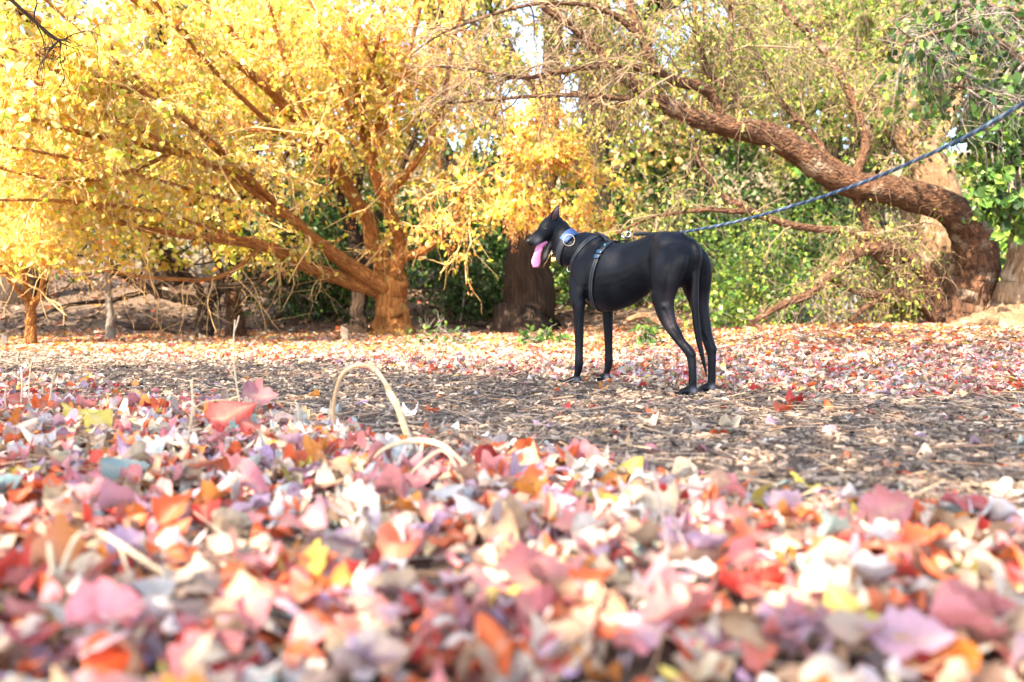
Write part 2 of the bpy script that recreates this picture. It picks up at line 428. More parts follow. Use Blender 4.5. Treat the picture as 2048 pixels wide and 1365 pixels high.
lo_ = la.obj('leaf_litter', M_LITTER); tag(lo_, 'deep drift of pink, red and tan fallen leaves covering the ground', None, kind='stuff')

# bark chips and straw on and beside the path
ca = Acc()
def chips(n, y0, y1, keep, smin, smax):
    x, y = scatter(n, y0, y1, 1.3, keep); n = len(x)
    L_ = rng.uniform(smin, smax, n); Wd = L_ * rng.uniform(.18, .5, n)
    yaw = rng.uniform(0, 6.28, n); pit = rng.normal(0, .22, n)
    d = np.stack([np.cos(yaw) * np.cos(pit), np.sin(yaw) * np.cos(pit), np.sin(pit)], 1)
    s = nrm(np.cross(np.array([0, 0, 1.0]), d)) ; s[:, 2] += rng.normal(0, .35, n); s = nrm(s); u = np.cross(d, s)
    p = np.stack([x, y, H(x, y) + rng.uniform(.006, .02, n)], 1)
    base = np.array([[-.5, -.5, 0], [.5, -.38, 0], [.5, .38, 0], [-.5, .5, 0], [-.42, -.3, 1], [.4, -.25, 1], [.42, .28, 1], [-.38, .32, 1]])
    Q = np.array([[4, 5, 6, 7], [0, 1, 5, 4], [1, 2, 6, 5], [2, 3, 7, 6], [3, 0, 4, 7]])
    W = p[:, None] + base[None, :, :1] * (L_[:, None] * d)[:, None] + base[None, :, 1:2] * (Wd[:, None] * s)[:, None] + base[None, :, 2:] * (np.minimum(.008, Wd * .5)[:, None] * u)[:, None]
    pal = np.array([(.095, .064, .046), (.18, .125, .088), (.27, .19, .135), (.38, .275, .195), (.50, .385, .285), (.12, .08, .06)])
    c = pal[rng.choice(6, n, p=[.25, .25, .2, .14, .06, .1])] * rng.uniform(.7, 1.3, (n, 1))
    ca.add(W.reshape(-1, 3), (np.arange(n)[:, None, None] * 8 + Q[None]).reshape(-1, 4), col=np.repeat(c, 8, 0))
on_path = lambda x, y: .06 + .94 * path_in(x, y)
chips(40000, .8, 3.6, on_path, .008, .036)
chips(42000, 3.6, 7.2, on_path, .012, .042)
def straws(n, y0, y1, keep, pal, lmin, lmax, rad):
    x, y = scatter(n, y0, y1, 1.2, keep); n = len(x)
    yaw = rng.uniform(0, 6.28, n); L_ = rng.uniform(lmin, lmax, n); pit = rng.normal(0, .12, n)
    d = np.stack([np.cos(yaw), np.sin(yaw), pit], 1); sd = np.stack([-np.sin(yaw), np.cos(yaw), np.zeros(n)], 1)
    p = np.stack([x, y, H(x, y) + rng.uniform(.015, .05, n)], 1); bow = rng.normal(0, .12, n)
    r = rng.uniform(.6, 1.4, n) * rad
    vs = []
    for t in (-.5, -.17, .17, .5):
        cpt = p + (t * L_)[:, None] * d + ((t * t) * bow * L_)[:, None] * sd
        for a in (0, 2.1, 4.2):
            vs.append(cpt + (r * math.cos(a))[:, None] * sd + np.array([0, 0, 1]) * (r * math.sin(a))[:, None])
    W = np.stack(vs, 1)
    Q = np.array([[3 * k + a, 3 * k + (a + 1) % 3, 3 * k + 3 + (a + 1) % 3, 3 * k + 3 + a] for k in range(3) for a in range(3)])
    c = np.array(pal)[rng.integers(0, len(pal), n)] * rng.uniform(.8, 1.2, (n, 1))
    ca.add(W.reshape(-1, 3), (np.arange(n)[:, None, None] * 12 + Q[None]).reshape(-1, 4), col=np.repeat(c, 12, 0))
STRAW = [(.62, .44, .27), (.55, .40, .30), (.66, .36, .20), (.40, .32, .27), (.32, .24, .19)]
straws(7500, .4, 3.6, lambda x, y: .35 * (1 - .75 * path_in(x, y)) + .3 * sstep(0, .5, path_in(x, y)) * (1 - .6 * sstep(.6, 1, path_in(x, y))), STRAW, .04, .16, .0011)
straws(1500, 3.6, 8, lambda x, y: .6 + 0 * x, STRAW, .04, .18, .0015)
co_ = ca.obj('ground_debris', M_CHIP, smooth=False); tag(co_, 'dark bark chips and dry straw strewn over the path', None, kind='stuff')

# ------------------------------------------------------------------ trees
CLT = np.array([[0, 0, 0], [.32, .30, .05], [.70, .22, .02], [1, 0, -.06], [.70, -.22, .02], [.32, -.30, .05]])
CLQ = np.array([[0, 3, 2, 1], [0, 5, 4, 3]])
def crown_leaves(acc, pos, size, cols, rng, hang=.5, narrow=1.0):
    n = len(pos)
    d = rng.normal(0, 1, (n, 3)); d[:, 2] -= hang * 2; d = nrm(d)
    s = nrm(np.cross(d, rng.normal(0, 1, (n, 3)))); u = np.cross(d, s)
    fold = rng.uniform(.2, 2.2, n)
    W = pos[:, None] + size[:, None, None] * (CLT[None, :, :1] * d[:, None] + narrow * CLT[None, :, 1:2] * s[:, None] + (fold[:, None] * CLT[None, :, 2])[..., None] * u[:, None])
    acc.add(W.reshape(-1, 3), (np.arange(n)[:, None, None] * 6 + CLQ[None]).reshape(-1, 4), col=np.repeat(cols, 6, 0))
def palette(rng, n, pal):
    c = np.array([p[0] for p in pal]); w = np.array([p[1] for p in pal], float); w /= w.sum()
    return np.clip(c[rng.choice(len(pal), n, p=w)] * rng.uniform(.75, 1.2, (n, 1)) * rng.uniform(.93, 1.07, (n, 3)), 0, .85)
GOLD = [((.84, .58, .09), 4.5), ((.85, .68, .17), 4.5), ((.68, .64, .10), 2.6), ((.44, .56, .06), 2.2), ((.82, .38, .07), 1.8), ((.85, .76, .40), 2.2)]
PALEGOLD = [((.72, .56, .20), 3), ((.78, .46, .14), 2.5), ((.48, .46, .12), 2), ((.70, .58, .38), 2)]
OLIVE = [((.42, .46, .07), 3), ((.24, .34, .05), 3.4), ((.58, .52, .12), 2.2), ((.13, .21, .045), 2.6), ((.52, .38, .16), .6)]
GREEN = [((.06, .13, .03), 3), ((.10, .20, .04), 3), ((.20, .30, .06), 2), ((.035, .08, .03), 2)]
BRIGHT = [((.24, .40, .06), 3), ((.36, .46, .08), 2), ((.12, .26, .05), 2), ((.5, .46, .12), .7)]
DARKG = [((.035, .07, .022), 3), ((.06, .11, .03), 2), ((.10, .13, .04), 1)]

def wander(p0, d0, length, n, rng, wig=.25, grav=0.0):
    pts = [np.array(p0, float)]; d = nrm(d0); st = length / (n - 1)
    for k in range(n - 1):
        d = nrm(d + rng.normal(0, wig, 3) + [0, 0, grav]); pts.append(pts[-1] + d * st)
    return np.array(pts)
class Tree:
    def __init__(s, name, label, cat, base, bark, seed, group=None):
        s.base = np.array(base, float); s.root = thing(name, label, cat, tuple(s.base), group)
        s.bark = bark; s.rng = np.random.default_rng(seed); s.tw = Acc(); s.sites = []; s.limbs = []
    def limb(s, P, name='branch', sides=10, n=None, lump=.07, ppx=True, flare=0, snap=False):
        """P rows: picture x, y, depth, width in picture px; or world x,y,z,radius"""
        P = np.asarray(P, float)
        if ppx:
            W = np.array([np.append(at(a, b, c), w / 2 * c / FPX) for a, b, c, w in P])
        else: W = P
        if snap and s.limbs:
            A_ = np.concatenate([l[0][1:-2] for l in s.limbs]); W[0, :3] = A_[np.argmin(((A_ - W[0, :3]) ** 2).sum(1))]
        n = n or max(8, 5 * len(P)); S = spline(W, n)
        r = np.maximum(S[:, 3], .004)
        if flare: r = r * (1 + flare * np.exp(-np.linspace(0, 1, n) * 9))
        jig = s.rng.normal(0, 1, (n, 3)) * r[:, None] * (.12 if n <= 30 else .05 if n <= 60 else .02); jig[0] = 0
        pts = S[:, :3] + jig
        V, Q, T, bk = tube(pts, r, sides, lump, s.rng)
        a = Acc(); a.add(V, Q, T, bk=bk); a.obj(name, s.bark, s.root, s.base)
        s.limbs.append((pts, r)); return pts
    def sprout(s, limb, n1, len1, n2, len2, t0=.2, up=.15, grav=-.03, nleaf=10, spread=.9, r1=.014, twig_r=.004, back=0):
        pts, r = limb; rng = s.rng; m = len(pts)
        for _ in range(n1):
            t = rng.uniform(t0, 1) ** .8; i = min(int(t * (m - 1)), m - 2); p = pts[i]
            tan = nrm(pts[i + 1] - pts[i]); d = nrm(tan * rng.uniform(.2, .9) + rng.normal(0, spread, 3) * [1, .9, .8] + [0, back, up])
            l = len1 * rng.uniform(.55, 1.25) * (1 - .35 * t); b = wander(p, d, l, 8, rng, .2, grav)
            rr = min(r1, r[i] * .6)
            V, Q, T, bk = tube(b, np.linspace(rr, twig_r, 8), 5, 0, cap=False); s.tw.add(V, Q, bk=bk)
            for _ in range(n2):
                j = rng.integers(1, 7); tt = nrm(b[j + 1] - b[j] if j < 7 else b[j] - b[j - 1])
                d2 = nrm(tt * .6 + rng.normal(0, .8, 3) + [0, 0, up * .5]); l2 = len2 * rng.uniform(.5, 1.3)
                c = wander(b[j], d2, l2, 5, rng, .25, grav * 3)
                V, Q, T, bk = tube(c, np.linspace(twig_r, twig_r * .4, 5), 3, 0, cap=False); s.tw.add(V, Q, bk=bk)
                if nleaf:
                    k = rng.integers(max(1, nleaf // 2), nleaf * 3 // 2 + 1)
                    q = rng.uniform(.2, 4, k); ii = np.minimum(q.astype(int), 3); f = (q - ii)[:, None]
                    s.sites.append(c[ii] * (1 - f) + c[ii + 1] * f + rng.normal(0, .025, (k, 3)))
    def threads(s, n, lmin, lmax, rad, grav=-.4):
        """thin hanging stalks from the leaf sites"""
        S = np.concatenate(s.sites); rng = s.rng
        for k in rng.choice(len(S), min(n, len(S)), replace=False):
            c = wander(S[k], rng.normal(0, 1, 3) + [0, 0, -.6], rng.uniform(lmin, lmax), 4, rng, .3, grav)
            V, Q, T, bk = tube(c, np.linspace(rad, rad * .5, 4), 3, 0, cap=False); s.tw.add(V, Q, bk=bk)
    def finish(s, pal, smin, smax, leafmat, twigmat=None, hang=.5, narrow=1.0, single=0, single_pal=None, cull=None):
        if s.tw.n:
            o = s.tw.obj('twigs', twigmat or s.bark, s.root, s.base); o['kind'] = 'stuff'
        if s.sites and pal:
            S = np.concatenate(s.sites)
            if cull is not None: S = S[cull(S)]
            n = len(S); a = Acc()
            crown_leaves(a, S, s.rng.uniform(smin, smax, n), palette(s.rng, n, pal), s.rng, hang, narrow)
            o = a.obj('crown', leafmat, s.root, s.base); o['kind'] = 'stuff'
            if single:
                pxx = 1024 + S[:, 0] / S[:, 1] * FPX; pyy = 605 - (S[:, 2] - CAMH) / S[:, 1] * FPX
                ok = np.where((pxx > 10) & (pxx < 2038) & (pyy > 10) & (pyy < 620))[0]
                ok = ok[np.argsort(S[ok, 1])][:single * 3]; ok = s.rng.choice(ok, min(single, len(ok)), replace=False)
                meshes = []
                for k in range(8):
                    V, Q, vein = leaf_template('palmate' if k % 2 else 'ovate', s.rng, .25, 8)
                    me = make_mesh('leaf', V, Q, None, {'col': np.repeat(palette(s.rng, 1, single_pal or pal), len(V), 0), 'vein': vein})
                    me.materials.append(leafmat); meshes.append(me)
                for k in ok:
                    l = bpy.data.objects.new('leaf', meshes[s.rng.integers(0, 8)]); C.link(l); l.parent = s.root
                    l.location = S[k] - s.base + [0, -.03, 0]; z = s.rng.uniform(smax, smax * 1.35); l.scale = (z, z, z)
                    l.rotation_euler = (s.rng.uniform(.6, 1.8), s.rng.uniform(-.6, .6), s.rng.uniform(-1.2, 1.2))
        return s.root

# -- golden tree with the spreading limbs
t = Tree('golden_tree', 'spreading golden-leaved tree with an orange trunk beside the wooden stake', 'tree', ground_at(786, 676), M_BARK_GOLD, 1)
t.limb([(786, 682, 10.3, 84), (785, 640, 10.3, 66), (783, 600, 10.3, 64), (782, 565, 10.3, 66), (775, 540, 10.25, 50)], 'trunk', 24, 40, .04, flare=.25)
L = []
L.append(t.limb([(778, 585, 10.3, 40), (740, 575, 10.2, 36), (690, 562, 10, 30), (610, 530, 9.6, 27), (530, 492, 9.2, 24), (450, 480, 8.9, 19), (360, 470, 8.5, 15), (256, 451, 8.2, 12), (205, 420, 8, 9), (120, 400, 7.7, 6)]))
L.append(t.limb([(772, 575, 10.2, 40), (735, 555, 10.1, 36), (690, 525, 9.9, 30), (640, 488, 9.6, 26), (585, 440, 9.2, 22), (520, 385, 8.9, 19), (440, 340, 8.5, 16), (350, 305, 8.1, 14), (230, 282, 7.6, 12), (100, 250, 7.2, 9), (-40, 205, 6.8, 7)]))
L.append(t.limb([(775, 545, 10.3, 44), (752, 500, 10.3, 34), (735, 440, 10.2, 30), (700, 385, 10, 28), (660, 325, 9.7, 28), (600, 250, 9.3, 24), (538, 180, 8.9, 20), (461, 118, 8.5, 17), (369, 62, 8.1, 14), (287, 15, 7.8, 12), (200, -60, 7.5, 9)]))
L.append(t.limb([(690, 370, 10, 24), (655, 280, 9.9, 22), (620, 190, 9.8, 20), (541, 115, 9.6, 17), (441, 46, 9.2, 14), (380, -20, 9, 11)], snap=True))
L.append(t.limb([(560, 400, 9.2, 16), (470, 330, 8.8, 16), (390, 260, 8.3, 15), (310, 205, 7.9, 14), (230, 150, 7.5, 13), (120, 118, 7.2, 10), (0, 95, 6.8, 8)], snap=True))
L.append(t.limb([(330, 225, 7.9, 12), (265, 190, 7.6, 12), (200, 160, 7.3, 10), (80, 140, 7, 7)], snap=True))
L.append(t.limb([(640, 300, 9.5, 14), (535, 170, 9.4, 13), (525, 80, 9.4, 11), (510, -20, 9.4, 9)], snap=True))
L.append(t.limb([(790, 555, 10.3, 40), (800, 500, 10.2, 30), (785, 440, 10, 26), (760, 380, 9.8, 24), (735, 290, 9.6, 22), (715, 180, 9.4, 19), (690, 60, 9.2, 15), (670, -40, 9, 12)], snap=True))
L.append(t.limb([(795, 520, 10.2, 24), (840, 505, 10.0, 17), (880, 475, 9.8, 15), (915, 430, 9.6, 12), (932, 380, 9.4, 10), (1000, 330, 9.2, 8), (1090, 320, 9.0, 6), (1180, 360, 8.9, 4)], snap=True))
L.append(t.limb([(770, 400, 9.9, 16), (830, 330, 9.6, 15), (880, 230, 9.3, 13), (900, 120, 9, 10), (930, 0, 8.8, 8)], snap=True))
L.append(t.limb([(725, 300, 9.6, 15), (770, 200, 9.2, 13), (740, 120, 8.9, 11), (690, 20, 8.6, 9)], snap=True))
L.append(t.limb([(600, 300, 9.2, 14), (480, 250, 9.6, 13), (330, 180, 10, 11), (180, 60, 10.4, 8)], snap=True))
L.append(t.limb([(530, 492, 9.2, 13), (470, 540, 8.9, 10), (400, 560, 8.6, 9), (300, 555, 8.3, 7), (200, 540, 8, 5)], snap=True))
L.append(t.limb([(360, 305, 8.1, 10), (240, 350, 7.8, 9), (120, 360, 7.5, 8), (-30, 330, 7.2, 6)], snap=True))
L.append(t.limb([(900, 450, 9.7, 9), (970, 435, 9.4, 8), (1050, 425, 9.2, 7), (1130, 430, 9.0, 5), (1210, 455, 8.9, 3)], snap=True))
L.append(t.limb([(1000, 330, 9.2, 7), (1050, 270, 9.2, 6), (1100, 300, 9.1, 4), (1170, 330, 9.0, 3)], snap=True))
NL = len(t.limbs)
for P in ([(640, 470, 9.4, 9), (470, 360, 8.5, 9), (300, 270, 7.6, 8), (100, 180, 6.9, 7), (-20, 120, 6.5, 6)], [(600, 420, 9.2, 9), (420, 280, 8.2, 9), (250, 160, 7.4, 8), (60, 30, 6.8, 7), (-30, -30, 6.6, 6)],
          [(660, 380, 9.7, 10), (520, 230, 8.8, 10), (400, 110, 8.1, 9), (290, -20, 7.5, 8)], [(700, 400, 9.8, 10), (610, 230, 9.2, 9), (560, 90, 8.8, 8), (530, -20, 8.5, 7)], [(720, 330, 9.5, 9), (680, 180, 9, 9), (640, 60, 8.6, 8), (610, -30, 8.4, 7)],
          [(560, 440, 9.1, 8), (380, 380, 8.2, 8), (200, 330, 7.5, 7), (0, 290, 7, 6)], [(520, 480, 9.1, 8), (330, 430, 8.2, 8), (160, 405, 7.6, 7), (-20, 400, 7.1, 6)], [(750, 330, 9.6, 9), (800, 180, 9, 8), (830, 60, 8.7, 7), (850, -30, 8.5, 6)],
          [(690, 300, 9.6, 9), (740, 140, 9, 8), (770, 0, 8.7, 7)], [(480, 330, 8.6, 8), (330, 200, 7.8, 8), (190, 90, 7.2, 7), (60, -30, 6.8, 6)]):
    t.limb(P, lump=.04, snap=True)
for k, lb in enumerate(t.limbs[1:]):
    if k >= NL - 1:
        t.sprout(lb, 9, .9, 9, .4, .25, .15, -.05, 6, r1=.008, twig_r=.003, back=.6); continue
    if k in (NL - 3, NL - 2):
        t.sprout(lb, 20, .55, 9, .32, .1, .35, -.01, 8, r1=.006, twig_r=.0025); continue
    low = k in (0, 12)
    t.sprout(lb, 17 if not low else 12, 1.25 if not low else .8, 11 if not low else 6, .42, .15, .12 if not low else .05, -.05, 7, r1=.013 if not low else .006, twig_r=.004 if not low else .0024, back=.35)
def cull_gold(S):
    # the space under the low limbs stays open
    py = 605 - (S[:, 2] - CAMH) / S[:, 1] * FPX; px = 1024 + S[:, 0] / S[:, 1] * FPX
    lim = np.interp(px, [0, 150, 420, 560, 700, 850, 1000, 1150, 1300], [560, 560, 530, 530, 500, 525, 560, 470, 450])
    return py < lim + t.rng.normal(0, 22, len(S))
S_ = np.concatenate(t.sites); t.sites = [S_[cull_gold(S_)]]; t.threads(3600, .08, .30, .0020)
M_TWIG_GOLD = bark_mat('twig_gold', (.50, .27, .09), (.72, .50, .24), None, 40, 10, .2, .003)
# hanging orange seed clusters
sd = Acc(); S = np.concatenate(t.sites); pxx = 1024 + S[:, 0] / S[:, 1] * FPX
w = np.clip((pxx - 400) / 500, .03, 1); ids = t.rng.choice(len(S), 560, replace=False, p=w / w.sum())
for k in ids:
    n = t.rng.integers(10, 22); p = S[k] + np.c_[t.rng.normal(0, .022, n), t.rng.normal(0, .022, n), -t.rng.uniform(0, .16, n)]
    crown_leaves(sd, p, t.rng.uniform(.025, .042, n), palette(t.rng, n, [((.70, .24, .07), 3), ((.74, .36, .14), 2), ((.72, .50, .26), 1)]), t.rng, 1.4, .7)
so = sd.obj('seed_clusters', M_CROWN, t.root, t.base); so['kind'] = 'stuff'; so['label'] = 'hanging orange winged seed clusters'
t.finish(GOLD, .038, .075, M_CROWN, M_TWIG_GOLD, .5, 1.15, single=220, cull=cull_gold)

# -- slender young tree far left
t = Tree('young_tree', 'slender young tree with a forked yellowish trunk at the far left', 'tree', ground_at(62, 692), M_BARK_GOLD, 2)
t.limb([(62, 697, 8.4, 24), (62, 660, 8.4, 21), (62, 625, 8.4, 19), (60, 600, 8.4, 17)], 'trunk', 14, 20, .06, flare=.3)
t.limb([(60, 610, 8.4, 15), (52, 570, 8.4, 12), (48, 510, 8.35, 11), (40, 420, 8.3, 9), (30, 300, 8.2, 7), (10, 150, 8.1, 5)])
t.limb([(62, 612, 8.4, 14), (80, 590, 8.3, 12), (90, 545, 8.3, 10), (110, 480, 8.2, 8), (140, 380, 8.1, 6), (170, 260, 8, 4)])
t.limb([(60, 608, 8.4, 12), (35, 580, 8.3, 9), (5, 540, 8.2, 7), (-40, 480, 8.1, 5)])
for lb in t.limbs[1:]: t.sprout(lb, 14, .8, 9, .36, .42, .2, -.04, 11)
S_ = np.concatenate(t.sites); t.sites = [S_[(605 - (S_[:, 2] - CAMH) / S_[:, 1] * FPX) < 540]]; t.threads(600, .08, .26, .002)
t.finish([((.82, .58, .12), 3), ((.84, .70, .30), 3), ((.78, .40, .10), 1.5), ((.55, .56, .10), 1)], .05, .09, M_CROWN, M_TWIG_GOLD, .5, 1.1,
         cull=lambda S: (605 - (S[:, 2] - CAMH) / S[:, 1] * FPX) < 570)

# -- trees under the bank
def bank_tree(name, label, base, trunk, limbs, bark, seed, pal, n1=11, n2=9, nl=9, smin=.05, smax=.1, len1=1.4, len2=.5, cul=530):
    t = Tree(name, label, 'tree', base, bark, seed)
    t.limb(trunk, 'trunk', 14, 22, .10, flare=.3)
    for l in limbs: t.limb(l)
    for lb in t.limbs[1:]: t.sprout(lb, n1, len1, n2, len2, .3, .15, -.03, nl)
    t.finish(pal, smin, smax, M_CROWN, None, .5, 1.1, cull=lambda S: (605 - (S[:, 2] - CAMH) / S[:, 1] * FPX) < cul + t.rng.normal(0, 15, len(S)))
bank_tree('dark_tree', 'dark low-forking tree in the shade, left of the reddish trunk', ground_at(408, 680),
          [(408, 685, 9.8, 40), (410, 655, 9.8, 31), (412, 625, 9.8, 30), (410, 600, 9.8, 34)],
          [[(408, 605, 9.8, 24), (360, 598, 9.9, 20), (300, 580, 10, 18), (240, 545, 10.1, 13), (180, 480, 10.2, 9), (100, 380, 10.3, 6)],
           [(412, 602, 9.8, 22), (435, 585, 9.9, 18), (440, 540, 10, 14), (400, 440, 10.1, 11), (380, 300, 10.2, 8), (340, 150, 10.3, 6)],
           [(408, 600, 9.8, 18), (385, 560, 9.9, 13), (330, 500, 10.1, 10), (250, 380, 10.4, 7), (160, 250, 10.6, 5)],
           [(412, 604, 9.8, 16), (430, 590, 9.7, 12), (470, 570, 9.6, 9), (520, 555, 9.5, 6)]], M_BARK_DARK, 3, GOLD, 13, 9, 10)
bank_tree('reddish_tree', 'straight reddish-brown trunk just right of the dark forking tree', ground_at(472, 677),
          [(474, 681, 10.3, 38), (470, 640, 10.3, 30), (466, 590, 10.3, 28), (468, 520, 10.3, 26), (480, 420, 10.4, 22)],
          [[(475, 460, 10.4, 20), (500, 330, 10.6, 16), (560, 180, 10.8, 12), (600, 0, 11, 8)],
           [(472, 490, 10.4, 16), (430, 380, 10.7, 12), (380, 230, 11, 9), (300, 60, 11.3, 6)],
           [(480, 420, 10.4, 16), (440, 250, 10.8, 12), (450, 80, 11.2, 8)],
           [(476, 440, 10.4, 14), (560, 330, 10.8, 11), (640, 190, 11.1, 8), (700, 60, 11.5, 6)]], M_BARK_RED, 4, GOLD, 14, 9, 11)
bank_tree('thin_tree', 'thin grey tree trunk standing between the young tree and the dark tree', ground_at(219, 684),
          [(219, 688, 9.3, 20), (221, 650, 9.3, 14), (219, 600, 9.3, 13), (215, 540, 9.3, 12), (205, 450, 9.4, 10)],
          [[(208, 470, 9.4, 9), (190, 330, 9.6, 7), (150, 150, 9.9, 5), (130, 0, 10.1, 3)], [(212, 520, 9.4, 8), (260, 400, 9.7, 6), (330, 250, 10, 4)], [(206, 480, 9.4, 8), (100, 330, 9.8, 6), (0, 220, 10.1, 4)]], M_BARK_GREY, 5, GOLD, 13, 9, 10)
bank_tree('twin_trunk_tree', 'brown trunk half hidden behind the golden tree', np.array([*at(716, 674, 10.9)[:2], 0]),
          [(716, 680, 10.9, 40), (716, 640, 10.9, 32), (720, 600, 10.9, 30), (722, 540, 10.9, 27), (700, 440, 11, 22)],
          [[(704, 470, 11, 18), (660, 330, 11.3, 14), (620, 180, 11.6, 10), (560, 0, 12, 7)], [(712, 500, 11, 16), (790, 370, 11.3, 12), (850, 200, 11.6, 9), (880, 0, 12, 6)],
           [(702, 460, 11, 14), (730, 300, 11.3, 11), (760, 120, 11.6, 8)]], M_BARK_DARK, 6, GOLD, 14, 9, 11)
bank_tree('old_dark_tree', 'thick dark furrowed trunk standing right behind the head of the dog', np.array([*at(1051, 668, 11.2)[:2], .03]),
          [(1052, 676, 11.2, 112), (1052, 630, 11.2, 96), (1054, 560, 11.2, 92), (1062, 470, 11.25, 78), (1082, 370, 11.3, 60), (1096, 280, 11.4, 50), (1100, 200, 11.4, 46), (1102, 90, 11.5, 40), (1095, -40, 11.6, 34)],
          [[(1098, 325, 11.3, 32), (1125, 295, 11.2, 30), (1155, 272, 11.1, 27), (1200, 263, 11.0, 22), (1260, 230, 10.9, 15), (1320, 170, 10.8, 9)],
           [(1098, 220, 11.4, 24), (1040, 130, 11.4, 18), (980, 20, 11.4, 12), (940, -60, 11.4, 8)],
           [(1100, 160, 11.4, 22), (1160, 60, 11.5, 16), (1210, -40, 11.5, 10)],
           [(1090, 300, 11.3, 16), (1010, 250, 11.2, 13), (940, 190, 11, 9), (860, 160, 10.8, 6)]], M_BARK_DARK, 8, PALEGOLD + OLIVE[:2], 20, 9, 10, .04, .08, 1.3, .45, 480)

# -- leaning tree on the right
t = Tree('leaning_tree', 'massive leaning papery-barked tree whose limb arches over the dog', 'tree', np.array([*at(1925, 640, 9.0)[:2], .19]), M_BARK_RED, 9)
t.limb([(1925, 660, 9, 150), (1928, 620, 9, 112), (1938, 575, 9, 104), (1950, 530, 8.95, 92), (1945, 480, 8.9, 78), (1918, 435, 8.85, 68), (1865, 403, 8.8, 62), (1788, 383, 8.7, 56), (1711, 372, 8.6, 52),
        (1645, 342, 8.5, 50), (1578, 292, 8.4, 49), (1517, 266, 8.3, 47), (1455, 252, 8.2, 42), (1378, 231, 8.1, 36), (1317, 202, 8, 32), (1270, 172, 7.95, 26), (1215, 120, 7.9, 20), (1150, 60, 7.85, 15), (1080, 10, 7.8, 10)], 'trunk', 26, 130, .09)
R = []
R.append(t.limb([(1440, 250, 8.2, 26), (1436, 215, 8.2, 22), (1410, 178, 8.1, 22), (1350, 162, 8, 20), (1310, 138, 7.9, 18), (1292, 90, 7.9, 17), (1268, 40, 7.9, 17), (1250, -30, 7.9, 14)], snap=True))
R.append(t.limb([(1506, 258, 8.3, 16), (1470, 195, 8.3, 14), (1425, 155, 8.3, 14), (1402, 103, 8.3, 13), (1394, 41, 8.3, 12), (1380, -30, 8.3, 10)], snap=True))
R.append(t.limb([(1300, 196, 8, 18), (1240, 196, 7.9, 13), (1170, 192, 7.8, 10), (1080, 192, 7.7, 8), (980, 200, 7.6, 6), (880, 208, 7.5, 4)], snap=True))
R.append(t.limb([(1330, 150, 8, 15), (1255, 132, 7.9, 13), (1180, 134, 7.8, 12), (1100, 148, 7.7, 10), (1040, 156, 7.6, 8), (950, 140, 7.5, 6), (860, 132, 7.4, 4)], snap=True))
R.append(t.limb([(1290, 85, 7.9, 13), (1230, 30, 7.8, 11), (1150, 8, 7.7, 9), (1050, 12, 7.6, 7), (900, 60, 7.4, 5), (820, 110, 7.3, 3)], snap=True))
R.append(t.limb([(1711, 365, 8.6, 22), (1722, 320, 8.7, 19), (1732, 280, 8.8, 18), (1712, 220, 8.9, 18), (1690, 170, 9, 17), (1640, 90, 9.1, 15), (1570, 20, 9.2, 13), (1540, -30, 9.2, 11)], snap=True))
R.append(t.limb([(1711, 352, 8.65, 18), (1660, 318, 8.8, 15), (1619, 262, 8.9, 13), (1560, 200, 9, 10), (1510, 100, 9.1, 8), (1480, -20, 9.2, 6)], snap=True))
R.append(t.limb([(1460, 165, 8.3, 10), (1461, 90, 8.4, 9), (1463, -20, 8.5, 9)], snap=True))
# low gnarled limbs
R.append(t.limb([(1880, 630, 8.9, 40), (1868, 585, 8.8, 34), (1842, 535, 8.7, 32), (1800, 505, 8.6, 30), (1750, 495, 8.5, 30), (1700, 512, 8.5, 28), (1660, 550, 8.4, 24), (1615, 590, 8.4, 20), (1560, 612, 8.3, 15), (1500, 648, 8.3, 10)], sides=12))
R.append(t.limb([(1870, 600, 8.85, 30), (1810, 555, 8.7, 24), (1760, 515, 8.55, 20), (1725, 478, 8.5, 17), (1680, 462, 8.4, 15), (1610, 455, 8.3, 15), (1545, 440, 8.25, 15), (1480, 412, 8.2, 14), (1440, 385, 8.2, 12), (1405, 335, 8.2, 10), (1380, 280, 8.2, 6)], sides=10))
R.append(t.limb([(1500, 425, 8.2, 12), (1430, 420, 8.15, 10), (1360, 425, 8.1, 9), (1290, 440, 8.1, 6), (1230, 470, 8.1, 4)]))
R.append(t.limb([(1870, 590, 8.8, 18), (1800, 580, 8.6, 12), (1740, 592, 8.5, 12), (1695, 578, 8.4, 10), (1660, 560, 8.4, 6)]))
R.append(t.limb([(1875, 635, 8.8, 34), (1840, 605, 8.7, 24), (1790, 585, 8.6, 18), (1740, 610, 8.5, 12), (1700, 640, 8.4, 8)]))
R.append(t.limb([(1710, 380, 8.6, 16), (1730, 440, 8.7, 18), (1760, 490, 8.7, 20), (1790, 530, 8.8, 20)]))
for k, lb in enumerate(t.limbs):
    if k == 0: t.sprout(lb, 24, .9, 9, .4, .55, .35, -.04, 8, r1=.012, back=.3)
    elif k in (3, 4, 5): t.sprout(lb, 22, .8, 10, .42, .1, -.1, -.07, 0, r1=.009, twig_r=.0032)
    elif k in (9, 10, 11, 12, 13): t.sprout(lb, 11, .5, 6, .3, .2, .15, -.05, 5, r1=.008, twig_r=.003, back=.3)
    else: t.sprout(lb, 15, 1.1, 10, .42, .2, .2, -.07, 8, r1=.012, back=.3)
t.threads(2600, .12, .6, .0022, -.5)
M_TWIG_GREY = bark_mat('twig_grey', (.13, .085, .055), (.36, .25, .16), None, 40, 10, .2, .003)
t.finish(OLIVE + [((.62, .52, .22), 2)], .03, .06, M_CROWN, M_TWIG_GREY, .6, .8, cull=lambda S: (S[:, 1] > 7.0))

